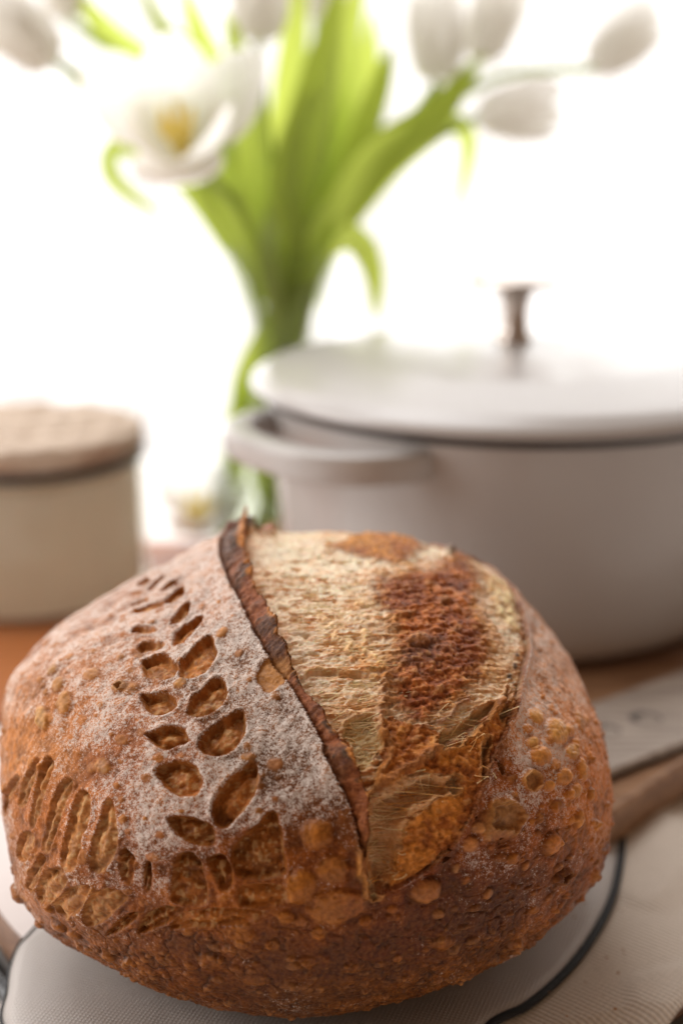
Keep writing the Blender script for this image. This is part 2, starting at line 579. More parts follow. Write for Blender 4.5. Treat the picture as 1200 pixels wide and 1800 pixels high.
# ------------------------------------------------------------ leaf cuts
CUTS = [
    # tall sprig, right-hand leaves
    [(303, 1136), (311, 1112), (332, 1097), (353, 1085), (356, 1094), (341, 1115), (320, 1133)],
    [(299, 1103), (311, 1082), (329, 1062), (335, 1067), (329, 1085), (314, 1097)],
    [(317, 1172), (332, 1151), (350, 1133), (371, 1121), (380, 1139), (380, 1157), (368, 1178), (344, 1194), (323, 1196), (317, 1187)],
    [(329, 1253), (341, 1229), (362, 1208), (380, 1193), (395, 1196), (399, 1217), (393, 1238), (374, 1253), (350, 1263), (335, 1260)],
    [(351, 1313), (362, 1289), (386, 1271), (410, 1256), (426, 1248), (432, 1268), (428, 1295), (413, 1316), (392, 1329), (368, 1328), (356, 1322)],
    [(376, 1443), (376, 1411), (392, 1383), (420, 1355), (441, 1338), (453, 1350), (453, 1383), (439, 1411), (415, 1439), (397, 1455), (383, 1453)],
    [(406, 1504), (415, 1481), (443, 1453), (481, 1425), (495, 1453), (499, 1490), (502, 1532), (467, 1545), (434, 1541), (415, 1532)],
    # tall sprig, left-hand leaves
    [(242, 1136), (260, 1129), (287, 1130), (284, 1139), (260, 1145), (245, 1146)],
    [(232, 1112), (248, 1103), (278, 1108), (260, 1115)],
    [(250, 1172), (254, 1160), (275, 1153), (293, 1151), (305, 1163), (315, 1172), (311, 1187), (293, 1195), (269, 1193), (256, 1187)],
    [(248, 1220), (269, 1222), (293, 1220), (308, 1228), (312, 1241), (305, 1250), (287, 1259), (269, 1258), (257, 1247), (250, 1232)],
    [(260, 1292), (284, 1283), (305, 1277), (326, 1283), (332, 1298), (332, 1307), (317, 1313), (296, 1319), (278, 1313), (266, 1301)],
    [(274, 1355), (287, 1345), (320, 1340), (344, 1346), (353, 1361), (356, 1379), (347, 1397), (320, 1400), (299, 1391), (284, 1373)],
    [(299, 1436), (336, 1436), (369, 1448), (378, 1467), (373, 1485), (345, 1485), (317, 1471), (303, 1453)],
    # far end of the sprig
    [(228, 1078), (257, 1066), (287, 1060), (291, 1068), (266, 1077)],
    [(290, 1064), (302, 1048), (323, 1036), (326, 1047), (311, 1059), (293, 1068)],
    [(228, 1061), (254, 1053), (262, 1057), (239, 1065)],
    [(258, 1036), (284, 1015), (291, 1018), (269, 1037)],
    [(282, 1042), (308, 1021), (312, 1028), (290, 1043)],
    [(222, 1047), (245, 1039), (247, 1045)],
    [(242, 1029), (260, 1018), (264, 1024), (248, 1031)],
    # long petals of the lower left sprig
    [(161, 1513), (168, 1467), (182, 1425), (194, 1406), (203, 1439), (205, 1476), (196, 1509), (177, 1532), (166, 1530)],
    [(112, 1504), (117, 1467), (124, 1425), (140, 1392), (154, 1401), (152, 1434), (142, 1476), (138, 1513), (126, 1530), (114, 1523)],
    [(77, 1485), (86, 1439), (98, 1392), (112, 1369), (122, 1373), (112, 1406), (100, 1448), (91, 1485), (84, 1499)],
    [(56, 1448), (61, 1406), (75, 1350), (86, 1331), (91, 1350), (77, 1392), (67, 1429), (61, 1453)],
    [(35, 1415), (42, 1378), (61, 1341), (68, 1336), (58, 1373), (46, 1411)],
    [(11, 1420), (16, 1387), (30, 1364), (35, 1373), (23, 1401), (16, 1434)],
    [(35, 1504), (40, 1471), (51, 1462), (61, 1471), (58, 1495), (47, 1513)],
    [(68, 1579), (75, 1546), (89, 1530), (110, 1527), (119, 1539), (114, 1555), (98, 1579), (82, 1588)],
    [(49, 1560), (56, 1537), (72, 1504), (80, 1509), (72, 1537), (59, 1567)],
    [(98, 1588), (117, 1569), (135, 1559), (159, 1558), (152, 1574), (138, 1602), (117, 1611), (103, 1602)],
    [(152, 1616), (154, 1588), (173, 1567), (201, 1565), (219, 1579), (205, 1597), (177, 1621), (159, 1628)],
    [(187, 1644), (205, 1621), (233, 1604), (243, 1607), (233, 1621), (205, 1640)],
    [(243, 1639), (254, 1611), (280, 1597), (317, 1594), (324, 1604), (299, 1621), (266, 1636)],
    [(212, 1540), (214, 1505), (219, 1490), (230, 1497), (239, 1507), (237, 1527), (232, 1550), (225, 1555)],
    [(252, 1550), (256, 1520), (265, 1515), (267, 1540), (265, 1567), (257, 1570)],
    [(300, 1575), (302, 1542), (307, 1517), (317, 1500), (337, 1497), (352, 1512), (360, 1540), (365, 1570), (362, 1590), (330, 1592), (305, 1585)],
    [(368, 1506), (392, 1500), (407, 1521), (410, 1539), (404, 1563), (392, 1566), (380, 1548), (371, 1527)],
    [(318, 1606), (360, 1598), (410, 1594), (470, 1600), (440, 1618), (390, 1628), (340, 1630), (300, 1632)],
    [(418, 1560), (450, 1552), (500, 1556), (510, 1580), (470, 1592), (425, 1590)],
]
fib = vnoise(L[..., 0] * 300, L[..., 1] * 300, L[..., 2] * 900, 41)
for k, c in enumerate(CUTS):
    poly = smooth_poly(c)
    lo_ = Local(poly, .07, WU2, WV2)
    s = poly_sdf(lo_.u, lo_.v, poly)
    s = s + (.0006 if 21 <= k <= 31 else .0001)
    size = float(s.max())
    far = k in range(14, 21)
    dep = min(.0036, .0016 + size * .55)
    if far: dep = .0022
    dep *= .66
    if 21 <= k <= 31: dep *= .62
    if k >= 38: dep *= .55
    wall = min(.0010, size * .6)
    cy_ = (V[lo_.m] - poly[:, 1].mean()) * KM; cx_ = (U[lo_.m] - poly[:, 0].mean()) * KM
    tilt = np.clip(1 + (cy_ * .55 - cx_ * .35) / max(size, .001) * .28, .45, 1.5)     # deeper on the side towards the stem
    ins = sstep(s, -.00012, wall)
    floor_ = -dep * tilt * ins + (.00020 * n_mid[lo_.m] + .00022 * n_hi[lo_.m] + .0002 * fib[lo_.m]) * ins
    belly = .0010 * sstep(s, wall, size)                                                # risen dough bellies up in the cut
    rim = .00030 * np.exp(-((s + .0006) / .0007) ** 2)
    H[lo_.m] = H[lo_.m] * (1 - .6 * ins) + floor_ + belly * ins + rim
    pv = poly[:, 1].mean(); pu = poly[:, 0].mean()
    if k >= 38: tan = np.array((.30, .09, .012))
    elif 21 <= k <= 31: tan = np.array((.40, .16, .045))
    else: tan = lerp(np.array((.24, .066, .007)), np.array((.42, .15, .035)), np.clip((pv + .25) / .8, 0, 1))
    cc = tan * (1 + .30 * n_hi[lo_.m] + .24 * n_mid[lo_.m] + .15 * fib[lo_.m])[..., None]
    cc = cc + (np.array((.62, .40, .18)) - cc) * (sstep(n_vh[lo_.m] + n_hi[lo_.m] * .6, .35, .9) * .45)[..., None]
    m = sstep(s, -.0001, .0003)
    COLR[lo_.m] = COLR[lo_.m] + (cc - COLR[lo_.m]) * m[..., None]
    burn = np.exp(-((s - .0002) / .0005) ** 2) * (.3 if 21 <= k <= 31 else .45)
    COLR[lo_.m] = COLR[lo_.m] + (np.array((.24, .075, .018)) - COLR[lo_.m]) * burn[..., None]
    dens[lo_.m] = np.clip(dens[lo_.m] * (1 - (.80 if k < 21 else .78) * m), 0, 1.2)
    lab = LABEL[lo_.m]; lab[s > 0] = 10 + k; LABEL[lo_.m] = lab

# stem ridge down the middle of the sprig
stem = smooth_poly([(285, 1045), (302, 1085), (300, 1115), (318, 1150), (322, 1180), (333, 1215), (345, 1262), (352, 1300), (362, 1335), (368, 1370), (378, 1440), (392, 1490), (402, 1540)], False)
lo_ = Local(stem, .05, WU2, WV2)
d = seg_dist(lo_.u, lo_.v, stem, False) * KM
H[lo_.m] += .0006 * np.exp(-(d / .0016) ** 2) * (LABEL[lo_.m] == 0)

# ------------------------------------------------------------ the burst opening
E_OUT = [(398, 948), (390, 975), (395, 1003), (407, 1035), (421, 1058), (446, 1108), (471, 1154), (494, 1191), (523, 1233), (554, 1287), (585, 1352), (611, 1413), (627, 1458), (635, 1500), (641, 1540)]
E_IN = [(428, 935), (420, 965), (428, 1003), (441, 1043), (462, 1080), (482, 1132), (503, 1176), (531, 1216), (562, 1262), (592, 1312), (618, 1352), (637, 1392), (640, 1425), (640, 1470), (643, 1540)]
LIP = [(646, 1570), (690, 1560), (730, 1540), (765, 1518), (800, 1480), (830, 1430), (852, 1370), (868, 1330), (888, 1285), (906, 1238), (916, 1192), (926, 1148), (926, 1108), (914, 1070), (890, 1028), (850, 992), (815, 968), (790, 958), (755, 940), (700, 925), (640, 921), (570, 922), (500, 922)]
eo, ei = catmull(ch(E_OUT), 6), catmull(ch(E_IN), 6)
lip = catmull(ch(LIP), 6)
# carry the opening over the top to the far side of the loaf
top_far = np.array([[.30, 1.45], [.15, 1.75], [-.02, 1.80], [-.15, 1.65]])
lp = ch(LIP)
lip_line = catmull(np.vstack([lp[:17], [[lp[17][0] + .0, lp[17][1] + .14], [lp[17][0] - .05, lp[17][1] + .34], [lp[17][0] - .25, lp[17][1] + .48]]]), 6)
ein = ch(E_IN); eou = ch(E_OUT)
ei_line = catmull(np.vstack([[[ein[0][0] + .05, ein[0][1] + .42], [ein[0][0] - .02, ein[0][1] + .2]], ein]), 6)
eo_line = catmull(np.vstack([[[eou[0][0] + .02, eou[0][1] + .42], [eou[0][0] - .03, eou[0][1] + .2]], eou]), 6)
open_poly = np.vstack([ei_line, lip_line])
s_open = poly_sdf(WU2, WV2, open_poly)
crumbm = sstep(s_open, -.0002, .0006)
LABEL[(s_open > 0)] = 1
# relief of the torn dough: strands running across the opening
rot = -.10 + .25 * sstep(U, -.1, .6)
fu, fv = U * np.cos(rot) + V * np.sin(rot), -U * np.sin(rot) + V * np.cos(rot)
fu = fu + w1 * .02; fv = fv + n_mid * .007 + n_lo * .03
A1 = vnoise(fu * 9, fv * 95, fu * 0 + 1.3, 51)
A2 = vnoise(fu * 18, fv * 190, fu * 0 + 4.1, 52)
A3 = vnoise(fu * 40, fv * 300, fu * 0 + 9.1, 53)
strand = (1 - np.abs(A1)) * .5 + (1 - np.abs(A2)) * .35 + (1 - np.abs(A3)) * .25
pit = sstep(-vnoise(fu * 22, fv * 60, fu * 0 + 2.2, 57) - .15 + .4 * A1, .15, .8)
H_open = (strand - .75) * .0010 + n_lo * .0010 + n_mid * .00030 - pit * .0013 + n_vh * .00010
H_open -= .0032 * np.exp(-np.clip(s_open, 0, 1) / .0035) * sstep(-U, -.45, .1)       # sinks beneath the ear
H_open -= .0012 * np.exp(-np.clip(s_open, 0, 1) / .002)
c_crumb = np.array((.94, .81, .62), f32) * (1 + .16 * A2 + .10 * n_hi + .12 * A1)[..., None]
topatch = np.exp(-np.clip(.06 - .9 * (U - .02), 0, 1) * 7) 
tan_ = sstep(.25 * n_mid + .45 * strand + .35 * n_lo + .45 * A3 + .25 * sstep(-V, -.6, .1) + .34 * topatch, .33, .98)
c_crumb = mixc(c_crumb, (.72, .34, .075), tan_ * .70)
c_crumb = mixc(c_crumb, (.52, .15, .025), sstep(n_hi * .45 + n_mid * .35 + A3 * .4 + A2 * .4 + .20 * topatch, .48, .88) * .85)
c_crumb = mixc(c_crumb, (.60, .34, .13), pit * .45)
edge_t = np.exp(-np.clip(s_open, 0, 1) / .0055) * np.clip(.75 + .5 * n_mid + .5 * A2 + .4 * n_hi, 0, 1.3)
c_crumb = mixc(c_crumb, (.66, .27, .040), np.clip(edge_t, 0, 1) * .72)
c_crumb = mixc(c_crumb, (.76, .42, .12), sstep(-V + .45 * A2 + .3 * n_mid, -.25, .45) * .55)
# the lower, later-torn part of the opening is yellower
low_open = sstep(-V, -.28, .12)
c_crumb = c_crumb * lerp(np.array((1., .97, .92)), np.array((1., .80, .56)), low_open[..., None])
H = lerp(H, H_open, crumbm)
COLR = COLR + (c_crumb - COLR) * crumbm[..., None]
dens = dens * (1 - crumbm)


pat = fbm(L, 62, 3, 61, .6)


def patch(pts, col, col2, hgt, rough, edge=.0006, warp=True, label=2, spots=0.0, big=0.0, streak=0.0):
    poly = catmull(ch(pts), 4, True)
    lo_ = Local(poly, .08, WU if warp else WU2, WV if warp else WV2)
    m_ = lo_.m
    s = poly_sdf(lo_.u, lo_.v, poly)
    if streak: s = s + streak * (A2[m_] * .9 + A1[m_] * .6 + n_mid[m_] * .6 + n_hi[m_] * .3 + n_lo[m_] * 1.6 + .9 * pat[m_])
    k = sstep(s, -edge * .4, edge)
    hh = hgt + rough * (n_mid[m_] * .9 + n_hi[m_] * .7 + .4 * n_vh[m_]) + n_lo[m_] * .001 + big * A1[m_] * .0012
    H[m_] = lerp(H[m_], hh, k)
    f = sstep(n_mid[m_] + .6 * n_hi[m_] + .3 * n_lo[m_], -.55, .65)
    cc = np.array(col, f32) + (np.array(col2, f32) - np.array(col, f32)) * f[..., None]
    cc = cc * (1 + .28 * n_vh[m_] + .2 * n_hi[m_])[..., None]
    if spots: cc = cc + (np.array((.58, .32, .12)) - cc) * (sstep(n_vh[m_] + .5 * n_hi[m_] - .2 * n_mid[m_], .5, .95) * spots)[..., None]
    COLR[m_] = COLR[m_] + (cc - COLR[m_]) * k[..., None]
    if label:
        lab = LABEL[m_]; lab[(s > 0) & (lab > 0) & (lab < 3)] = label; LABEL[m_] = lab
    return s, m_


# toasted film left over the opening
patch([(676, 1262), (745, 1278), (800, 1290), (860, 1236), (905, 1236), (890, 1285), (868, 1330), (852, 1370), (830, 1430), (790, 1490), (730, 1538), (685, 1562),
       (690, 1500), (718, 1445), (760, 1408), (800, 1392), (795, 1366), (740, 1360), (690, 1380), (646, 1402), (668, 1340)], (.40, .095, .006), (.62, .20, .018), .0006, .00028, spots=.35)
patch([(560, 958), (600, 948), (640, 930), (720, 935), (755, 965), (720, 988), (690, 996), (640, 980), (600, 972)], (.42, .12, .022), (.66, .27, .05), .0006, .0004, .0040, streak=.002)
patch([(848, 1020), (880, 1020), (905, 1070), (912, 1110), (885, 1100), (860, 1060)], (.66, .36, .11), (.82, .58, .28), .0006, .0004, .004, label=None, streak=.002)
patch([(640, 1016), (700, 992), (790, 958), (830, 975), (858, 1040), (870, 1150), (856, 1215), (800, 1270), (742, 1292), (680, 1275), (655, 1220), (660, 1130), (645, 1080)], (.50, .165, .028), (.72, .36, .10), .0006, .00035, .0070, label=None, spots=.3, streak=.0036)
patch([(648, 1024), (700, 1004), (772, 992), (790, 968), (815, 968), (838, 1000), (842, 1045), (838, 1095), (850, 1150), (838, 1195), (815, 1228), (788, 1256), (742, 1280), (694, 1262), (676, 1232), (672, 1200), (682, 1130), (668, 1080)],
      (.30, .058, .010), (.54, .145, .022), .0008, .00034, .0062, spots=.45, big=.5, streak=.0024)
patch([(690, 1130), (735, 1112), (775, 1120), (800, 1150), (770, 1180), (730, 1185), (695, 1170)], (.085, .022, .010), (.26, .06, .016), .0009, .00036, .007, spots=.40, streak=.002)
# thin skins and orange scorch along the left half
for pts in ([(590, 1128), (640, 1120), (668, 1150), (640, 1180), (600, 1170)], [(520, 1080), (575, 1072), (600, 1098), (560, 1108)], [(610, 1290), (650, 1268), (672, 1300), (640, 1330)],
            [(590, 1060), (640, 1050), (660, 1078), (620, 1090)]):
    patch(pts, (.66, .28, .05), (.78, .50, .20), .0003, .0004, .005, label=None, streak=.003)


def ridge(pts, h, w, col=None, cw=None):
    ln = catmull(ch(pts), 6)
    lo_ = Local(ln, .06, WU, WV)
    d = seg_dist(lo_.u, lo_.v, ln, False) * KM
    H[lo_.m] += h * np.exp(-(d / w) ** 2) * (1 + .4 * n_hi[lo_.m])
    if col is not None:
        k = np.exp(-(d / (cw or w)) ** 2)
        COLR[lo_.m] = COLR[lo_.m] + (np.array(col, f32) * (1 + .3 * n_hi[lo_.m])[..., None] - COLR[lo_.m]) * (k * .9)[..., None]


def cavity(pts, depth, col=(.56, .40, .20), edge=.0009):
    poly = catmull(ch(pts), 5, True)
    lo_ = Local(poly, .05, WU, WV)
    m_ = lo_.m
    s = poly_sdf(lo_.u, lo_.v, poly) + (.0011 * n_mid[m_] + .0006 * n_hi[m_])
    k = sstep(s, -.0002, edge)
    H[m_] = lerp(H[m_], -depth * (.75 + .3 * sstep(s, 0, .006)) + .0016 * (strand[m_] - .75) + .0007 * n_mid[m_], k)
    cc = np.array(col, f32) * (1 + .22 * A2[m_] + .2 * n_hi[m_] + .15 * A3[m_])[..., None]
    COLR[m_] = COLR[m_] + (cc - COLR[m_]) * k[..., None]
    rim = np.exp(-((s + .0004) / .0004) ** 2)
    H[m_] += .0006 * rim
    COLR[m_] = COLR[m_] + (np.array((.56, .25, .07)) - COLR[m_]) * (rim * .75)[..., None]
    lab = LABEL[m_]; lab[(s > 0) & (lab > 0) & (lab < 3)] = 1; LABEL[m_] = lab


cavity([(652, 1412), (690, 1388), (745, 1366), (775, 1366), (786, 1384), (762, 1400), (735, 1412), (712, 1440), (700, 1478), (688, 1510), (680, 1545), (660, 1562), (648, 1530), (646, 1470)], .0068, (.72, .44, .22), .0014)
cavity([(768, 1296), (800, 1276), (840, 1242), (868, 1236), (852, 1270), (815, 1302), (785, 1318), (762, 1318)], .0036, (.62, .43, .2))
cavity([(850, 1296), (862, 1304), (858, 1342), (850, 1372), (843, 1352)], .0026, (.40, .24, .1))
cavity([(876, 1232), (894, 1212), (893, 1258), (880, 1280)], .0028, (.45, .28, .12))
cavity([(790, 1364), (806, 1366), (808, 1386), (798, 1392), (788, 1378)], .003, (.42, .24, .1))
cavity([(600, 1280), (640, 1262), (664, 1276), (668, 1310), (650, 1345), (634, 1352), (615, 1320)], .0026, (.62, .44, .2))
cavity([(640, 1535), (662, 1560), (664, 1580), (652, 1586), (644, 1570)], .002, (.5, .33, .15))
ridge([(890, 1226), (850, 1262), (800, 1300), (750, 1326), (700, 1360), (645, 1402)], .0022, .0016, (.36, .12, .025), .0018)
ridge([(676, 1190), (672, 1262), (684, 1320), (666, 1370), (645, 1402)], .0015, .0010, (.42, .155, .035), .0011)
ridge([(645, 1402), (639, 1450), (634, 1520), (642, 1568)], .0016, .0010, (.42, .17, .04), .0011)
ridge([(660, 1180), (640, 1178), (610, 1182), (570, 1176), (540, 1180)], .0010, .0008, (.62, .34, .11), .0008)
ridge([(742, 1280), (790, 1258), (820, 1226)], .0012, .0008, (.30, .10, .025), .0009)
# burst bubbles in the skin
for x, y, r in ((715, 1082, 14), (735, 1128, 18), (690, 1105, 12), (780, 1060, 14), (700, 1200, 9), (770, 1215, 9), (728, 1222, 7), (752, 1330, 8), (730, 1300, 10), (820, 1410, 8), (700, 1490, 9),
                (625, 1100, 10), (755, 1030, 12), (800, 1110, 10), (710, 1165, 8), (665, 1060, 9)):
    c = ch([(x, y)])[0]
    idx = np.unravel_index(np.argmin((U - c[0]) ** 2 + (V - c[1]) ** 2), U.shape)
    dome(idx[0], idx[1], r * .00019, r * .00014, r * .00007, .2, (.40, .19, .075), .5, dark_rim=.4)

# right-hand lip: crust edge turned up, dusted white
dl = seg_dist(WU2, WV2, lip_line, False) * KM
H += .0016 * np.exp(-(dl / .0022) ** 2) * (s_open < .0006)
lipburn = np.exp(-((dl - .0004) / .0012) ** 2) * (s_open > -.0005)
COLR = mixc(COLR, (.22, .055, .015), lipburn * (.6 + .4 * sstep(n_mid, -.4, .4)))

# --- the ear: scorched flap along the left of the opening
ear_poly = np.vstack([eo_line, ei_line[::-1]])
se = poly_sdf(WU2, WV2, ear_poly) + .0012 * n_lo + .0005 * n_mid
do = seg_dist(WU2, WV2, eo_line, False) * KM; di = seg_dist(WU2, WV2, ei_line, False) * KM
te = do / (do + di + 1e-6)
km = sstep(se, -.0003, .0005)
along = sstep(V, -.62, .1)                            # the flap stands highest towards the top
eh = (.0008 + .0052 * te ** 1.1) * np.clip(.85 + .55 * n_lo + .3 * n_mid, .3, 1.6) * (.35 + .65 * along) + .0005 * n_mid + .0003 * n_hi + .00012 * n_vh
H = lerp(H, eh, km)
push = (km * te ** 2.2 * .0024 * (.4 + .6 * along)).astype(f32)
OFF += TU * push[..., None]
ec = lerp(np.array((.26, .068, .022), f32), np.array((.075, .022, .012), f32), (sstep(n_mid + .5 * n_lo, -.35, .5))[..., None])
ec = mixc(ec, (.34, .12, .05), sstep(n_hi - .3 * n_mid, .15, .8) * .6)
ec = lerp(ec, np.array((.34, .085, .014), f32) * (1 + .3 * n_hi)[..., None], (sstep(-V, -.35, .25) * .9)[..., None])
ec = mixc(ec, (.012, .010, .010), sstep(n_lo * .6 + n_hi * .7 + sstep(te, .4, .85) * .5, .62, .9) * sstep(V, -.1, .2) * .9)
ec = mixc(ec, (.58, .20, .03), sstep(te + .14 * n_hi, .80, .95))
COLR = COLR + (ec - COLR) * km[..., None]
dens *= 1 - .93 * km
LABEL[(se > 0)] = 3
# crust rolls up to the ear on its floured side, edge crisp
H += (.0022 * np.exp(-np.clip(-se, 0, 1) / .006) * (se < 0) * (do < .02) * (s_open < 0) * (.4 + .6 * along)).astype(f32)
COLR = mixc(COLR, (.20, .06, .02), np.exp(-(do / .0005) ** 2) * .6)
# notch where a flake has come off
cpt = ch([(478, 1190)])[0]
dn = np.hypot((WU - cpt[0]) / .042, (WV - cpt[1]) / .060)
nm = sstep(1 - dn, 0, .25)
H -= .0012 * nm; COLR = mixc(COLR, (.46, .20, .055), nm * .8); dens *= 1 - nm * .9
# burnt tip standing at the top of the ear, and specks of char on the right lip
for x, y, r, h, c in ((440, 932, 15, .0075, (.035, .016, .012)), (472, 940, 16, .004, (.30, .075, .02)), (405, 950, 11, .003, (.20, .075, .05)), (790, 972, 13, .004, (.07, .03, .018)),
                      (896, 1190, 6, .0005, (.04, .018, .014)), (903, 1172, 6, .0005, (.05, .02, .015)), (908, 1152, 5, .0004, (.06, .022, .015))):
    c_ = ch([(x, y)])[0]
    idx = np.unravel_index(np.argmin((U - c_[0]) ** 2 + (V - c_[1]) ** 2), U.shape)
    dome(idx[0], idx[1], r * .00022, r * .00026, h, .2, c, .95, dark_rim=0, label=None)

# ------------------------------------------------------------ named blisters
GOLD = (.60, .25, .065); AMBER = (.34, .11, .015); PALE = (.60, .31, .11)
BL = [  # x, y, rx, ry, height factor, colour, burst
    (556, 1466, 29, 29, .55, AMBER, 0), (527, 1560, 28, 31, .42, AMBER, 0), (585, 1527, 28, 24, .25, (.34, .12, .026), 0), (596, 1592, 58, 27, .22, (.36, .13, .032), 0), (749, 1567, 29, 23, .55, GOLD, 0),
    (971, 1484, 16, 23, .62, GOLD, 0), (879, 1444, 42, 40, .30, (.40, .19, .07), 1), (932, 1374, 19, 18, .4, PALE, 1), (945, 1332, 17, 16, .6, GOLD, 0), (933, 1308, 11, 11, .5, PALE, 0),
    (976, 1287, 18, 20, .35, PALE, 0), (1017, 1267, 12, 20, .35, (.45, .2, .07), 0), (998, 1285, 9, 10, .5, GOLD, 0), (1000, 1323, 12, 13, .5, PALE, 0), (1017, 1354, 11, 21, .6, GOLD, 0),
    (987, 1367, 14, 14, .5, GOLD, 0), (1006, 1392, 13, 14, .55, GOLD, 0), (1018, 1441, 9, 17, .65, GOLD, 0), (1037, 1396, 8, 13, .55, GOLD, 0), (979, 1417, 11, 11, .4, AMBER, 0), (960, 1383, 10, 10, .5, GOLD, 0),
    (827, 1484, 15, 14, .4, PALE, 0), (860, 1571, 10, 10, .5, GOLD, 0), (927, 1525, 8, 9, .5, GOLD, 0), (802, 1527, 6, 9, .5, PALE, 0), (771, 1610, 9, 9, .5, GOLD, 0), (819, 1548, 9, 8, .35, AMBER, 0),
    (992, 1543, 17, 15, .35, (.16, .05, .02), 1), (838, 1454, 12, 12, .4, PALE, 0), (1008, 1308, 8, 9, .5, GOLD, 0), (937, 1262, 13, 13, .4, PALE, 0), (902, 1510, 14, 10, .35, AMBER, 0),
    (210, 1207, 12, 9, .6, (.44, .21, .09), 1), (181, 1346, 15, 15, .4, (.46, .23, .09), 0), (114, 1236, 12, 18, .5, (.46, .22, .09), 0), (74, 1262, 11, 20, .5, (.50, .27, .12), 0), (163, 1187, 13, 10, .35, (.42, .19, .08), 0),
    (36, 1570, 13, 19, .5, AMBER, 0), (83, 1594, 11, 11, .4, AMBER, 0), (101, 1630, 12, 13, .5, AMBER, 0), (71, 1622, 9, 11, .5, AMBER, 0), (129, 1643, 11, 12, .5, AMBER, 0), (190, 1682, 11, 11, .5, AMBER, 0), (229, 1692, 10, 11, .5, AMBER, 0),
    (152, 1673, 9, 9, .45, AMBER, 0), (392, 1118, 10, 9, .35, (.45, .2, .08), 0), (420, 1150, 8, 7, .35, (.42, .2, .09), 0), (318, 1204, 12, 8, .3, (.42, .2, .08), 0), (437, 1330, 12, 9, .3, (.36, .16, .06), 0), (482, 1345, 16, 13, .25, (.34, .15, .07), 0),
    (450, 1372, 11, 9, .3, (.34, .15, .07), 0), (105, 1205, 9, 12, .45, (.46, .22, .09), 0), (95, 1180, 8, 9, .4, (.46, .24, .1), 0), (370, 1690, 24, 14, .2, AMBER, 0), (450, 1720, 28, 13, .16, AMBER, 0), (290, 1690, 18, 11, .2, AMBER, 0), (620, 1700, 22, 12, .18, AMBER, 0), (540, 1690, 20, 12, .2, AMBER, 0), (780, 1660, 18, 11, .2, AMBER, 0), (420, 1640, 26, 13, .16, AMBER, 0), (640, 1620, 12, 9, .35, AMBER, 0), (690, 1600, 9, 8, .4, AMBER, 0), (560, 1640, 14, 10, .3, AMBER, 0), (505, 1610, 14, 10, .25, AMBER, 0),
    (700, 1690, 10, 8, .35, AMBER, 0), (940, 1600, 9, 8, .4, AMBER, 0), (480, 1660, 14, 9, .3, AMBER, 0), (330, 1640, 10, 8, .3, AMBER, 0), (950, 1440, 8, 9, .4, AMBER, 0), (1045, 1450, 7, 11, .5, GOLD, 0),
]
for k, (x, y, rx, ry, hf, col, burst) in enumerate(BL):
    c_ = ch([(x, y)])[0]
    idx = np.unravel_index(np.argmin((U - c_[0]) ** 2 + (V - c_[1]) ** 2), U.shape)
    # true radii from how the surface lies there
    i, j = idx
    sx = np.hypot(U[i, j + 1] - U[i, j - 1], V[i, j + 1] - V[i, j - 1]) / max(abs(PX[i, j + 1] - PX[i, j - 1]), .3)
    sy = np.hypot(U[i + 1, j] - U[i - 1, j], V[i + 1, j] - V[i - 1, j]) / max(abs(PY[i + 1, j] - PY[i - 1, j]), .3)
    ru, rv = rx * min(sx, .0030) * KM, ry * min(sy, .0030) * KM
    h = min(ru, rv, .0055) * hf * .95
    d, sl = dome(i, j, ru, rv, h, 0.0, col, .78 if hf > .21 else .42, flat=1.2, dark_rim=.25, flourcut=.8, label=200 + k)
    if burst:
        off = .12
        dd = np.hypot(((U[sl] - c_[0]) * KM - off * ru) / ru, ((V[sl] - c_[1]) * KM) / rv) / (1 + .75 * n_mid[sl] + .55 * n_hi[sl] + .3 * w1[sl])
        hole = sstep(.50 - dd, -.05, .14)
        H[sl] -= hole * (h * 1.0 + .0007)
        hc = np.array((.36, .17, .065)) if k != 27 else np.array((.07, .025, .012))
        COLR[sl] = COLR[sl] + (hc * (1 + .3 * n_hi[sl])[..., None] - COLR[sl]) * (hole * .9)[..., None]
        rim = np.exp(-((dd - .60) / .07) ** 2)
        H[sl] += rim * .00025
        COLR[sl] = COLR[sl] + (np.array((.60, .36, .15)) - COLR[sl]) * (rim * .3)[..., None]
        dens[sl] *= 1 - hole

H += n_hi * .00022 + n_vh * .00010
COLR = np.clip(COLR, .004, .9).astype(f32)
dens = np.clip(dens, 0, 1).astype(f32)
fade = sstep(th, 2.9, 2.0) if False else 1 - sstep(th, 2.1, 2.9)
FINAL = BASE + NB * (H * fade)[..., None] + OFF * fade[..., None]
FINAL[..., 2] = np.maximum(FINAL[..., 2], .0004)
NF = grid_normals(FINAL)
if (NF[N // 2, N // 2] @ (CAM - FINAL[N // 2, N // 2])) < 0: NF = -NF; flip = True
else: flip = False

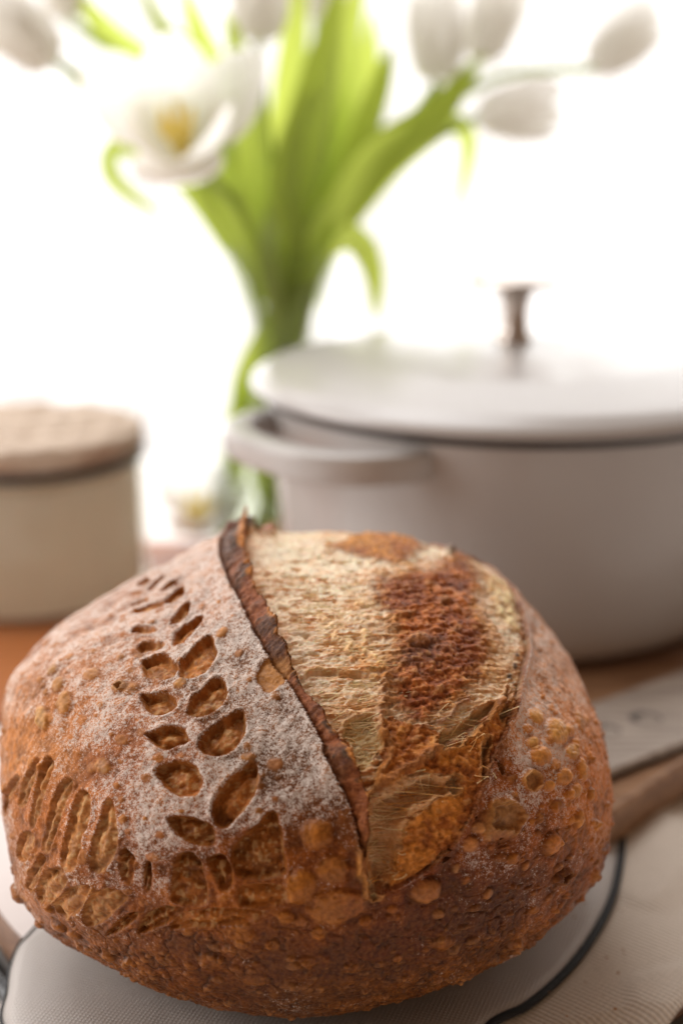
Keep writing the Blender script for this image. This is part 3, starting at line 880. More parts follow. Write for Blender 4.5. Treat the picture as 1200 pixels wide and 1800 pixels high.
# ------------------------------------------------------------ loaf materials
def crust_mat(name, rough, grain):
  t = NT(name)
  obc = t.coord()
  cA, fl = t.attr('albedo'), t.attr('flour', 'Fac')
  g1 = t.noise(obc, 2300, 2, .7)
  g2 = t.noise(obc, 900, 2, .6)
  g3 = t.noise(obc, 300, 3, .6)
  gr = t.math('ADD', t.math('MULTIPLY', g1, .55), t.math('ADD', t.math('MULTIPLY', g2, .33), t.math('MULTIPLY', g3, .22)))
  thr = t.math('MULTIPLY_ADD', fl, -.275, .768)
  fm = t.ramp01(t.math('SUBTRACT', gr, thr), -.05, .11)
  fm = t.math('MULTIPLY', fm, t.ramp01(fl, .02, .25))
  fm = t.math('MULTIPLY', fm, .82)
  cB = t.mix(t.ramp01(g2, .3, .7), t.mix(.26, cA, (.0, .0, .0)), t.mix(.06, cA, (.8, .4, .1)))
  colr = t.mix(fm, cB, (.68, .60, .54))
  bp = t.bump(g2, .0005, .55 * grain)
  bp = t.bump(gr, .0007, t.math('MULTIPLY_ADD', fl, .6, .16 * grain), bp)
  t.p(Base_Color=colr, Roughness=t.math('MULTIPLY_ADD', fm, .4, rough), Normal=bp)
  t.b.inputs['Specular IOR Level'].default_value = .16
  return t.m


M_CRUST = crust_mat('crust', .40, .9)
M_BLISTER = crust_mat('blister_skin', .34, .45)

t = NT('crumb')
obc = t.coord()
cA = t.attr('albedo')
g2 = t.noise(obc, 800, 3, .65)
g1 = t.noise(obc, 2500, 2, .6)
colr = t.mix(t.ramp01(g2, .3, .7), t.mix(.22, cA, (.25, .10, .03)), t.mix(.15, cA, (.9, .75, .5)))
bp = t.bump(g1, .0004, .5, t.bump(g2, .0007, .7))
t.p(Base_Color=colr, Roughness=.5, Normal=bp)
t.b.inputs['Subsurface Weight'].default_value = .25
t.b.inputs['Subsurface Radius'].default_value = (.004, .002, .001)
t.b.inputs['Subsurface Scale'].default_value = .5
M_CRUMB = t.m

t = NT('scorched')
obc = t.coord()
cA = t.attr('albedo')
g2 = t.noise(obc, 700, 4, .65)
g1 = t.noise(obc, 2200, 2, .6)
colr = t.mix(t.ramp01(g2, .3, .7), t.mix(.4, cA, (0, 0, 0)), t.mix(.1, cA, (.8, .45, .2)))
t.p(Base_Color=colr, Roughness=t.math('MULTIPLY_ADD', g2, .3, .28), Normal=t.bump(g1, .0004, .6, t.bump(g2, .0008, .8)))
t.b.inputs['Specular IOR Level'].default_value = .16
M_SKIN = t.m

# ------------------------------------------------------------ cut the sheet into the loaf's parts
loaf = empty('sourdough_loaf', (float(C0[0]), float(C0[1]), 0), 'round crusty sourdough loaf with floured leaf scoring and a torn golden ear', 'bread')
lpos = np.array([C0[0], C0[1], 0])
flat = FINAL.reshape(-1, 3) - lpos
colf = COLR.reshape(-1, 3); denf = dens.reshape(-1); nrf = NF.reshape(-1, 3)
ii, jj = np.meshgrid(np.arange(N - 1), np.arange(N - 1), indexing='ij')
q0 = (ii * N + jj).ravel()
quads = np.stack([q0, q0 + 1, q0 + N + 1, q0 + N], 1)
if flip: quads = quads[:, ::-1]
lab4 = LABEL[:-1, :-1].ravel()
l2 = np.stack([LABEL.ravel()[quads[:, k]] for k in range(4)], 1)
flab = l2.max(1)
flab = np.where((l2 == 0).sum(1) >= 2, 0, flab)


def sheet_part(name, fmask, mat, label=None):
    q = quads[fmask]
    if len(q) < 6: return None
    vid, inv = np.unique(q.ravel(), return_inverse=True)
    me = bpy.data.meshes.new(name)
    nv, nf = len(vid), len(q)
    me.vertices.add(nv); me.loops.add(nf * 4); me.polygons.add(nf)
    me.vertices.foreach_set('co', flat[vid].astype(f32).ravel())
    me.loops.foreach_set('vertex_index', inv.astype(np.int32).ravel())
    me.polygons.foreach_set('loop_start', np.arange(0, nf * 4, 4, dtype=np.int32))
    me.polygons.foreach_set('use_smooth', np.ones(nf, bool))
    me.update(calc_edges=True)
    a = me.attributes.new('albedo', 'FLOAT_COLOR', 'POINT')
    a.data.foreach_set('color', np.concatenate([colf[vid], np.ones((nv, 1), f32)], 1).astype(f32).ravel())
    b = me.attributes.new('flour', 'FLOAT', 'POINT')
    b.data.foreach_set('value', denf[vid].astype(f32))
    me.normals_split_custom_set_from_vertices(nrf[vid].astype(f32))
    o = new_obj(name, me, loaf, mat)
    if label: o['label'] = label
    return o


sheet_part('crust', flab == 0, M_CRUST)
sheet_part('crumb', flab == 1, M_CRUMB)
sheet_part('toasted_skin', flab == 2, M_SKIN)
sheet_part('ear', flab == 3, M_SKIN)
for k in range(len(CUTS)): sheet_part('leaf_cut', flab == 10 + k, M_CRUST)
for k in range(len(BL)): sheet_part('blister', flab == 200 + k, M_BLISTER)

# gluten strands stretched across the torn hollows
def surf(u, v):
    k = np.argmin((U - u) ** 2 + (V - v) ** 2)
    return flat[k], nrf[k]


sv_, sf_ = [], []
def strand_between(a, b, r, lift):
    pa, na = surf(*a); pb, nb = surf(*b)
    mid = (pa + pb) / 2 + (na + nb) / 2 * lift + rng.normal(0, .0004, 3)
    path = [(1 - s) ** 2 * pa + 2 * s * (1 - s) * mid + s * s * pb for s in np.linspace(0, 1, 7)]
    v, f = tube(path, [r * 1.9, r * 1.2, r, r * .8, r, r * 1.2, r * 1.9], 5, False)
    o = len(sv_); sv_.extend(v); sf_.extend([tuple(o + i for i in q) for q in f])


for x0, x1, y0, y1, n in ((650, 705, 1395, 1555, 46), (690, 770, 1372, 1400, 16), (770, 860, 1240, 1315, 12), (600, 665, 1270, 1345, 22), (575, 660, 1175, 1260, 30), (840, 862, 1300, 1370, 4), (874, 895, 1215, 1275, 3)):
    for _ in range(n):
        x, y = rng.uniform(x0, x1), rng.uniform(y0, y1)
        ln = rng.uniform(14, 34); an = rng.normal(-.08, .30)
        if x0 == 690: an += 1.2
        if x0 == 770: an -= .5
        a, b = ch([(x - ln * math.cos(an) / 2, y - ln * math.sin(an) / 2), (x + ln * math.cos(an) / 2, y + ln * math.sin(an) / 2)])
        strand_between(a, b, rng.uniform(.00006, .00015), rng.uniform(.0004, .0018))
cand = np.argwhere((LABEL == 1) & (V > -.5) & (V < .95) & (U < .42))
for i, j in cand[rng.choice(len(cand), 420)]:
    ln = rng.uniform(.05, .16); an = rng.normal(.06 - .25 * max(0, U[i, j]), .13)
    a = (U[i, j], V[i, j]); b = (a[0] + ln * math.cos(an), a[1] + ln * math.sin(an))
    ui = np.argmin((U[i, :] - b[0]) ** 2 + (V[i, :] - b[1]) ** 2)
    if LABEL[i, ui] != 1: continue
    strand_between(a, b, rng.uniform(.00005, .00013), rng.uniform(.0001, .0006))
t = NT('gluten')
gn = t.noise(t.coord(), 120, 2)
t.p(Base_Color=t.mix(t.ramp01(gn, .4, .65), (.84, .64, .36), (.66, .30, .07)), Roughness=.45)
t.b.inputs['Subsurface Weight'].default_value = .2
t.b.inputs['Subsurface Scale'].default_value = .002
so = new_obj('gluten_strands', mesh_from('gluten_strands', sv_, sf_), loaf, t.m)
so['kind'] = 'stuff'

# ================================================================ SETTING
TZ = -.04                                            # table height
t = NT('pale_paint')
n = t.noise(t.mapping(t.coord(), (2, 30, 30)), 6, 4)
t.p(Base_Color=t.mix(n, (.83, .785, .76), (.85, .80, .775)), Roughness=.42, Normal=t.bump(n, .0006, .3))
tb = new_obj('table_top', prism('table_top', [(-1.1, -.35), (1.1, -.35), (1.1, 1.30), (-1.1, 1.30)], TZ - .035, TZ, .004), None, t.m)
tag(tb, 'pale painted table top under everything', None, kind='structure')

# sheer curtain across the bright window
t = NT('sheer_cloth')
tr = t.n('ShaderNodeBsdfTranslucent', Color=(.95, .95, .95))
df = t.n('ShaderNodeBsdfDiffuse', Color=(.9, .9, .9))
tp = t.n('ShaderNodeBsdfTransparent')
m1 = t.n('ShaderNodeMixShader', Fac=.25); t.t.links.new(tr.outputs[0], m1.inputs[1]); t.t.links.new(df.outputs[0], m1.inputs[2])
m2 = t.n('ShaderNodeMixShader', Fac=.35); t.t.links.new(m1.outputs[0], m2.inputs[1]); t.t.links.new(tp.outputs[0], m2.inputs[2])
t.t.links.new(m2.outputs[0], t.out.inputs[0])
M_SHEER = t.m
cur = empty('curtain', (0, 1.85, -.9), 'sheer white curtain hanging across the bright window', 'curtain')
for side, (x0, x1) in enumerate(((-1.9, .02), (-.02, 1.9))):
    nx, nz = 260, 10
    Vv, Ff = [], []
    for i in range(nx):
        x = lerp(x0, x1, i / (nx - 1))
        y = .020 * math.sin(x * 46 + 2.2 * math.sin(x * 5 + side)) + .014 * math.sin(x * 83 + 1.3) + .012 * side
        for k in range(nz):
            zz = lerp(0, 2.9, k / (nz - 1))
            Vv.append((x + .004 * math.sin(zz * 3 + x * 9), y * (1 + .1 * math.sin(zz * 2)), zz))
    for i in range(nx - 1):
        for k in range(nz - 1):
            Ff.append((i * nz + k, (i + 1) * nz + k, (i + 1) * nz + k + 1, i * nz + k + 1))
    new_obj('curtain_panel', mesh_from('curtain_panel', Vv, Ff), cur, M_SHEER)
t = NT('rod_metal'); t.p(Base_Color=(.8, .8, .8), Metallic=1.0, Roughness=.3)
v, f = tube([(-2, 0, 2.92), (2, 0, 2.92)], .012, 12)
new_obj('curtain_rod', mesh_from('curtain_rod', v, f), cur, t.m)

# ---------------------------------------------------------------- the stand under the loaf
SC = (0.012, 0.533)
t = NT('enamel_white'); t.p(Base_Color=(.80, .77, .74), Roughness=.18, Coat_Weight=.5)
M_ENAMEL = t.m
t = NT('enamel_and_gap_black'); n = t.noise(t.coord(), 300, 3); t.p(Base_Color=(.012, .012, .013), Roughness=.3, Normal=t.bump(n, .0003, .4))
M_BLACK = t.m
dish = empty('enamel_dish', (SC[0], SC[1], TZ), 'round white enamel dish with black rim under the wooden disc', 'dish')
new_obj('bowl', lathe('bowl', round_prof([(0, .001), (.112, .001), (.120, .0), (.159, .0135), (.1625, .0135), (.158, .0125), (.118, .004), (0, .004)], .004), 128), dish, M_ENAMEL)
new_obj('rim', lathe('rim', [(.1625 + .0042 * math.cos(a), .0150 + .0042 * math.sin(a)) for a in np.linspace(0, 2 * math.pi, 14, endpoint=False)], 160, True), dish, M_BLACK)
M_WOOD1 = wood_mat('wood_warm', (.12, .055, .028), (.24, .125, .065), 22, rot=(0, 0, .5))
disc = new_obj('wooden_disc', lathe('wooden_disc', round_prof([(0, 0), (.158, 0), (.158, .0165), (0, .0165)], .0025), 160), None, M_WOOD1)
disc.location = (SC[0], SC[1], TZ + .0195)
tag(disc, 'round wooden disc board carrying the cloth and the loaf', 'board')

t = NT('baking_paper'); n = t.noise(t.coord(), 50, 3)
t.p(Base_Color=t.mix(n, (.60, .53, .50), (.66, .59, .56)), Roughness=.7, Normal=t.bump(n, .0008, .3))
bpz = new_obj('baking_paper', lathe('baking_paper', [(0, 0), (.1574, 0), (.1574, .0006), (0, .0006)], 160), None, t.m)
bpz.location = (SC[0], SC[1], TZ + .0195 + .0167)
tag(bpz, 'round sheet of pale baking paper lying on the wooden disc', 'paper')
# ---------------------------------------------------------------- linen cloth
t = NT('linen')
oc = t.coord('UV')
wx = t.n('ShaderNodeTexWave', _wave_type='BANDS', _bands_direction='X', Vector=oc, Scale=42.0, Distortion=2.2, Detail=3.0).outputs[1]
wy = t.n('ShaderNodeTexWave', _wave_type='BANDS', _bands_direction='Y', Vector=oc, Scale=42.0, Distortion=2.2, Detail=3.0).outputs[1]
slub = t.noise(t.mapping(oc, (4, 60, 1)), 9, 3)
slub2 = t.noise(t.mapping(oc, (60, 4, 1)), 9, 3)
wv = t.math('MULTIPLY_ADD', wx, .75, t.math('MULTIPLY', wy, .25))
cc = t.mix(t.math('MULTIPLY_ADD', slub, .5, t.math('MULTIPLY', slub2, .5)), (.50, .42, .34), (.86, .75, .63))
cc = t.mix(t.math('MULTIPLY', t.math('SUBTRACT', 1.0, wv), .38), cc, (.15, .12, .10))
t.p(Base_Color=cc, Roughness=.9, Normal=t.bump(wv, .0005, .8, t.bump(slub, .0009, .5)))
t.b.inputs['Sheen Weight'].default_value = .25
M_LINEN = t.m
q1, q2 = on_z(1118, 1800, -.0015), on_z(1204, 1716, -.0015)
e = (q2 - q1)[:2] / np.linalg.norm((q2 - q1)[:2]); nn = np.array([-e[1], e[0]])
ns, nt_ = 190, 110
Vv, Ff, UVc = [], [], []
for i in range(ns):
    for k in range(nt_):
        s, tt = lerp(-.10, .16, i / (ns - 1)), lerp(0, .160, k / (nt_ - 1))
        x, y = q1[:2] + e * s + nn * (tt - .006)
        r = math.hypot(x - SC[0], y - SC[1])
        wr = .0036 * math.sin(46 * s + 30 * tt + 2 * math.sin(40 * tt)) * math.sin(38 * tt - 14 * s + 1) + .0007 * math.sin(150 * s - 60 * tt)
        vis = min(1, max(0, (x - .088) / .02))
        zz = -.0030 + vis * (.0016 + wr)
        over = max(0, r - .1600)
        zz -= over ** 2 * 4.0 + .25 * over
        zz = min(zz, -.0011 + max(0, x - .110) * .12)
        if r < .160: zz = max(zz, -.0024)
        if tt < .004: zz -= .0010 * (1 - tt / .004)
        Vv.append((x, y, zz)); UVc.append((s / .26, tt / .26))
for i in range(ns - 1):
    for k in range(nt_ - 1):
        Ff.append((i * nt_ + k, (i + 1) * nt_ + k, (i + 1) * nt_ + k + 1, i * nt_ + k + 1))
me = mesh_from('linen_cloth', Vv, Ff)
uvl = me.uv_layers.new(name='UVMap')
for l in me.loops: uvl.data[l.index].uv = UVc[l.vertex_index]
cl = new_obj('linen_cloth', me, None, M_LINEN)
cl.modifiers.new('thickness', 'SOLIDIFY').thickness = .0011
cl.modifiers['thickness'].offset = -1
tag(cl, 'grey-beige linen cloth folded under the white mat', 'cloth')

# ---------------------------------------------------------------- white baking mat with black edge
t = NT('mat_silicone')
oc = t.mapping(t.coord(), (1, 1, 1), (0, 0, .35))
wx = t.n('ShaderNodeTexWave', _wave_type='BANDS', _bands_direction='X', _wave_profile='SIN', Vector=oc, Scale=235.0).outputs[1]
wy = t.n('ShaderNodeTexWave', _wave_type='BANDS', _bands_direction='Y', _wave_profile='SIN', Vector=oc, Scale=235.0).outputs[1]
wv = t.math('MULTIPLY', wx, wy)
sp = t.noise(t.coord(), 60, 3)
c_ = t.mix(t.ramp01(wv, .05, .55), (.41, .37, .34), (.52, .475, .44))
c_ = t.mix(t.math('MULTIPLY', t.ramp01(sp, .55, .8), .25), c_, (.55, .48, .40))
t.p(Base_Color=c_, Roughness=.42, Normal=t.bump(wv, .0004, .6))
M_MAT = t.m
mr = [on_z(x, y)[:2] for x, y in ((1062, 1335), (1085, 1392), (1098, 1465), (1093, 1530), (1076, 1592), (1040, 1658), (992, 1717), (932, 1768), (862, 1808))]
outl = [(-.02, .600), (.05, .590), (.085, .560)] + [tuple(p) for p in mr] + [(.035, .350), (-.035, .334), (-.078, .342)] + [tuple(on_z(x, y)[:2] + np.array([-.0012, 0])) for x, y in ((12, 1800), (15, 1735), (21, 1694), (36, 1660), (62, 1634))] + [(-.098, .470), (-.10, .53), (-.075, .58)]
outl = catmull(outl, 9, True)
cen = np.array([-.01, .46])
la, lb = on_z(18, 1712)[:2], on_z(13, 1800)[:2]
ld_ = (la - lb) / np.linalg.norm(la - lb); ln_ = np.array([-ld_[1], ld_[0]])


def mat_z(p):
    dl_ = (p - lb) @ ln_ + .004
    z = 0.0
    if dl_ > 0: z -= dl_ ** 2 / .015
    r = math.hypot(*(p - np.array(SC))) - .158
    if r > 0 and p[0] > -.06: z -= r ** 2 * 5
    return z


n_o = len(outl)
# inward offset for the edge band
tang = np.roll(outl, -1, 0) - np.roll(outl, 1, 0); tang /= np.linalg.norm(tang, axis=1)[:, None]
nor_in = np.stack([tang[:, 1], -tang[:, 0]], 1)
if ((cen - outl) * nor_in).sum() < 0: nor_in = -nor_in
rimw = np.where(outl[:, 0] < -.082, .30, 1.0); rimw = (np.roll(rimw, 2) + rimw + np.roll(rimw, -2)) / 3
inner = outl + nor_in * (.0028 * rimw)[:, None]
Vv, Ff = [], []
rings = np.linspace(0.02, 1, 26)
for tt in rings:
    for p in inner:
        q = cen + (p - cen) * tt
        Vv.append((q[0], q[1], mat_z(q)))
for a in range(len(rings) - 1):
    for k in range(n_o):
        Ff.append((a * n_o + k, a * n_o + (k + 1) % n_o, (a + 1) * n_o + (k + 1) % n_o, (a + 1) * n_o + k))
Ff.append(tuple(range(n_o)))
mat = empty('baking_mat', (0, 0, 0), 'white woven baking mat with black edge beneath the loaf', 'mat')
me = mesh_from('sheet', Vv, Ff)
bm = bmesh.new(); bm.from_mesh(me); bmesh.ops.recalc_face_normals(bm, faces=bm.faces)
if sum(f.normal.z for f in bm.faces) < 0: bmesh.ops.reverse_faces(bm, faces=bm.faces)
bm.to_mesh(me); bm.free()
so_ = new_obj('sheet', me, mat, M_MAT)
md = so_.modifiers.new('thickness', 'SOLIDIFY'); md.thickness = .0009; md.offset = -1
# edge band: small rounded section swept round the outline
Vv, Ff = [], []
sec = [(-.0002, -.0009), (-.0002, .00005), (.0004, .00035), (.0015, .00045), (.0024, .00035), (.0028, -.0001), (.0028, -.0009)]
for p, ni in zip(outl, nor_in * rimw[:, None]):
    for o_, hz in sec:
        q = p + ni * o_
        Vv.append((q[0], q[1], mat_z(q) + hz))
m_ = len(sec)
for k in range(n_o):
    for s in range(m_):
        Ff.append((k * m_ + s, ((k + 1) % n_o) * m_ + s, ((k + 1) % n_o) * m_ + (s + 1) % m_, k * m_ + (s + 1) % m_))
me = mesh_from('edge_band', Vv, Ff)
bm = bmesh.new(); bm.from_mesh(me); bmesh.ops.recalc_face_normals(bm, faces=bm.faces); bm.to_mesh(me); bm.free()
t = NT('black_silicone'); n = t.noise(t.coord(), 700, 3); n3 = t.noise(t.coord(), 2500, 2)
t.p(Base_Color=t.mix(t.ramp01(n3, .60, .75), (.008, .008, .009), (.05, .045, .04)), Roughness=.75, Normal=t.bump(n, .0003, .5))
new_obj('edge_band', me, mat, t.m)
# crumbs fallen on the mat
t = NT('crumb_bits'); t.p(Base_Color=(.36, .17, .06), Roughness=.8)
Vv, Ff = [], []
for k in range(46):
    a = rng.uniform(-1.9, .35); x = cen[0] + math.cos(a) * rng.uniform(.088, .112); y = cen[1] - .012 + math.sin(a) * rng.uniform(.098, .118)
    s = rng.uniform(.0002, .0006)
    o = len(Vv)
    for dx, dy, dz in ((-1, -1, 0), (1, -.8, 0), (.9, 1, 0), (-1, .9, 0), (.1, 0, 1.2)):
        Vv.append((x + dx * s * rng.uniform(.6, 1.2), y + dy * s * rng.uniform(.6, 1.2), mat_z(np.array([x, y])) + dz * s + .00005))
    Ff += [(o, o + 1, o + 4), (o + 1, o + 2, o + 4), (o + 2, o + 3, o + 4), (o + 3, o, o + 4)]
fc = new_obj('crumbs', mesh_from('crumbs', Vv, Ff, False), None, t.m)
tag(fc, 'tiny brown crumbs scattered on the white mat round the loaf', None, kind='stuff')

# ---------------------------------------------------------------- chopping block, plank
BZ = .015
M_WOOD2 = wood_mat('wood_block', (.20, .10, .050), (.36, .20, .105), 16, rot=(0, 0, -.6), rough=.4)
A_, B_ = on_z(1078, 1425, BZ)[:2], on_z(1200, 1343, BZ)[:2]
db = (B_ - A_) / np.linalg.norm(B_ - A_)
o2 = [tuple(A_ - db * .006), tuple(B_ + db * .25), (.50, .80), (.42, .93), (-.02, .93), (-.055, .86), (-.055, .66), (.0, .588), (.055, .565), tuple(A_ + np.array([-.018, .022]))]
blk = new_obj('chopping_block', prism('chopping_block', o2, -.0022, BZ, .0030), None, M_WOOD2)
for p_l in blk.data.polygons: p_l.use_smooth = False
for fx in (-.03, .36):
    new_obj('underpart', prism('underpart', [(fx, .74), (fx + .045, .74), (fx + .045, .90), (fx, .90)], TZ, -.0022, .002), blk, M_WOOD2)
tag(blk, 'thick brown wooden chopping block under the cooking pot', 'chopping block')

M_PLANK = wood_mat('plank_wood', (.26, .215, .18), (.44, .375, .32), 20, rot=(0, 0, -.62), rough=.6)
PZ = BZ + .0052
a1, a2, b1, b2 = [on_z(x, y, PZ)[:2] for x, y in ((1040, 1236), (1200, 1178), (1050, 1362), (1200, 1303))]
dp = (a2 - a1) / np.linalg.norm(a2 - a1)
pl = empty('wooden_plank', (0, 0, BZ), 'flat greyed wooden plank printed with dark rings, between pot and cloth', 'plank')
def lint(p, d, L_): return tuple(p + d * L_)
db2 = (b2 - b1) / np.linalg.norm(b2 - b1)
me = prism('board', [lint(b1, db2, -.012), lint(b2, db2, .22), lint(a2, dp, .22), lint(a1, dp, -.012)], .0016, .0052, .0007)
new_obj('board', me, pl, M_PLANK)
t = NT('ink'); t.p(Base_Color=(.09, .078, .07), Roughness=.8)
M_INK = t.m
for px, py, s in ((1064, 1284, .0062), (1133, 1262, .0070)):
    c = on_z(px, py, PZ)[:2]
    Vv, Ff = [], []
    for k in range(40):
        a = 2 * math.pi * k / 40
        w = .66 - .26 * math.cos(a - 2.2)
        for r_ in (s * w, s):
            Vv.append((c[0] + r_ * math.cos(a), c[1] + r_ * .9 * math.sin(a), .00532))
    for k in range(40):
        k2 = (k + 1) % 40
        Ff.append((2 * k, 2 * k + 1, 2 * k2 + 1, 2 * k2))
    new_obj('printed_ring', mesh_from('printed_ring', Vv, Ff), pl, M_INK)
sh = new_obj('underpart', prism('underpart', [lint(b1, db2, 0), lint(b2, db2, .2), lint(a2, dp, .2), lint(a1, dp, 0)], 0, .0016), pl, M_BLACK)  # black strip drawn in as the shadow gap beneath the plank

# ---------------------------------------------------------------- cooking pot
PC = (.0905, .742)
t = NT('pot_enamel')
n = t.noise(t.coord(), 40, 3)
t.p(Base_Color=t.mix(n, (.43, .405, .39), (.455, .43, .41)), Roughness=.24, Coat_Weight=.0, Coat_Roughness=.1)
t.b.inputs['Specular IOR Level'].default_value = .5
M_POT = t.m
t = NT('pot_iron'); t.p(Base_Color=(.05, .048, .048), Roughness=.45)
M_IRON = t.m
t = NT('knob_steel'); n = t.noise(t.coord(), 200, 2); t.p(Base_Color=(.52, .45, .40), Metallic=1.0, Roughness=.28)
M_STEEL = t.m
pot = empty('cooking_pot', (PC[0], PC[1], BZ), 'large grey-white enamel casserole pot behind the loaf', 'pot')
new_obj('body', lathe('body', round_prof([(0, .001), (.108, .001), (.119, .010), (.1300, .110), (.1305, .1140), (.1255, .1140), (.1245, .110), (.113, .013), (0, .008)], .008, 6), 160), pot, M_POT)
new_obj('rim', lathe('rim', round_prof([(.1258, .1136), (.1318, .1136), (.1340, .1186), (.1258, .1186), (.1258, .1137)], .0006), 160), pot, M_IRON)
lid = new_obj('lid', lathe('lid', round_prof([(.119, .1190), (.1365, .1182), (.1388, .1198), (.1380, .1232), (.1300, .1280), (.090, .1365), (.045, .1400), (.016, .1410), (.0, .1410)], .006, 6), 180), pot, M_POT)
kn = new_obj('knob', lathe('knob', round_prof([(.0, .1400), (.0098, .1400), (.0095, .1425), (.0066, .1460), (.0062, .1560), (.0075, .1640), (.0105, .1685), (.0105, .1690)], .002), 64), pot, M_STEEL)
new_obj('knob_cap', lathe('knob_cap', round_prof([(0, .1688), (.0120, .1690), (.0235, .1705), (.0240, .1718), (.0225, .1730), (.0, .1738)], .0008), 96), pot, M_STEEL)


def handle(mid):
    Vv, Ff = [], []
    secs = [(-.0060, -.0072), (-.0072, -.0060), (-.0072, .0060), (-.0060, .0072), (.0060, .0072), (.0072, .0060), (.0072, -.0060), (.0060, -.0072)]
    pts = []
    for s in np.linspace(-1, 1, 61):
        a = mid + s * R(27)
        r = .1195 + .040 * (1 - abs(s) ** 3.2) ** .8
        pts.append((r * math.cos(a), r * math.sin(a)))
    pts = np.array(pts)
    tg = np.gradient(pts, axis=0); tg /= np.linalg.norm(tg, axis=1)[:, None]
    nr = np.stack([tg[:, 1], -tg[:, 0]], 1)
    for p, q in zip(pts, nr):
        for o_, z_ in secs:
            Vv.append((p[0] + q[0] * o_, p[1] + q[1] * o_, .1035 + z_))
    m = len(secs)
    for i in range(len(pts) - 1):
        for s in range(m):
            Ff.append((i * m + s, i * m + (s + 1) % m, (i + 1) * m + (s + 1) % m, (i + 1) * m + s))
    Ff.append(tuple(range(m))); Ff.append(tuple((len(pts) - 1) * m + s for s in range(m)))
    me = mesh_from('handle', Vv, Ff)
    bm = bmesh.new(); bm.from_mesh(me); bmesh.ops.recalc_face_normals(bm, faces=bm.faces); bm.to_mesh(me); bm.free()
    o = new_obj('handle', me, pot, M_POT)
    s = o.modifiers.new('soft', 'SUBSURF'); s.levels = s.render_levels = 2


HA = R(-141)
handle(HA); handle(HA + math.pi)

def leaf_mat(name, c1, c2, trans, fac=.5):
    t = NT(name)
    n = t.noise(t.mapping(t.coord(), (60, 60, 6)), 3, 3)
    c = t.mix(n, c1, c2)
    t.p(Base_Color=c, Roughness=.45)
    tr = t.n('ShaderNodeBsdfTranslucent', Color=t.mix(.0, t.mix(n, trans, tuple(x * .85 for x in trans)), trans))
    mx = t.n('ShaderNodeMixShader', Fac=fac)
    t.t.links.new(t.b.outputs[0], mx.inputs[1]); t.t.links.new(tr.outputs[0], mx.inputs[2]); t.t.links.new(mx.outputs[0], t.out.inputs[0])
    return t.m


# ---------------------------------------------------------------- storage jar
JZ = TZ + .007
JC = (-.205, .893)
M_WOOD3 = wood_mat('wood_orange', (.26, .075, .016), (.42, .14, .035), 14, rough=.45)
jb = new_obj('wooden_board', prism('wooden_board', [(-.75, .682), (-.04, .690), (-.025, .71), (-.025, 1.0), (-.75, 1.0)], TZ, JZ, .002), None, M_WOOD3)
for p_l in jb.data.polygons: p_l.use_smooth = False
tag(jb, 'thin orange-brown wooden board under the cream jar', 'board')
jar = empty('storage_jar', (JC[0], JC[1], JZ), 'cream filled glass jar with carved wooden lid at left', 'jar')
M_GLASS = thin_glass('jar_glass', (.97, .98, .95))
JR = .0775
new_obj('glass', lathe('glass', round_prof([(0, 0), (JR, 0), (JR, .0903), (JR - .003, .0903)], .003), 128), jar, M_GLASS)
M_FILL = leaf_mat('flour_fill', (.88, .73, .62), (.91, .79, .68), (.99, .92, .80), .75)
new_obj('contents', lathe('contents', round_prof([(0, .0035), (JR - .0042, .0035), (JR - .0042, .084), (0, .086)], .002), 128), jar, M_FILL)
new_obj('lid_gap_shadow', lathe('lid_gap_shadow', round_prof([(JR - .010, .0905), (JR + .0012, .0905), (JR + .0012, .0962), (JR - .010, .0962), (JR - .010, .0906)], .0008), 128), jar, M_BLACK)  # black ring standing in for the shadow gap between lid and glass
nr_, na_ = 40, 150
Vv, Ff = [], []
LR = JR - .0002
ca, sa = math.cos(.42), math.sin(.42)
for i in range(nr_):
    for k in range(na_):
        r_ = LR * (i / (nr_ - 1)) ** .8; a = 2 * math.pi * k / na_
        x, y = r_ * math.cos(a), r_ * math.sin(a)
        u_, v_ = x * ca + y * sa, -x * sa + y * ca
        band = abs(((v_ + .008) % .046) - .023)
        g = 1 - min(1, band / .0060)
        rope = math.sin(u_ * 330 + v_ * 160)
        zz = .0140 - .0110 * g ** .7 + .0007 * rope * (1 if band < .013 else .2) + .0004 * math.sin(v_ * 500 + 3 * math.sin(u_ * 60))
        edge = max(0, (r_ - LR * .965) / (LR * .035))
        zz -= edge ** 2 * .0015
        Vv.append((x, y, .0964 + zz))
for i in range(nr_ - 1):
    for k in range(na_):
        k2 = (k + 1) % na_
        Ff.append((i * na_ + k, (i + 1) * na_ + k, (i + 1) * na_ + k2, i * na_ + k2))
o = len(Vv)
for k in range(na_):
    a = 2 * math.pi * k / na_
    Vv.append((LR * math.cos(a), LR * math.sin(a), .0964))
for k in range(na_):
    k2 = (k + 1) % na_
    Ff.append(((nr_ - 1) * na_ + k, o + k, o + k2, (nr_ - 1) * na_ + k2))
Ff.append(tuple(o + k for k in reversed(range(na_))))
M_LID = wood_mat('wood_pale', (.42, .30, .21), (.62, .49, .38), 30, rot=(0, 0, .42), rough=.6)
new_obj('lid', mesh_from('lid', Vv, Ff), jar, M_LID)

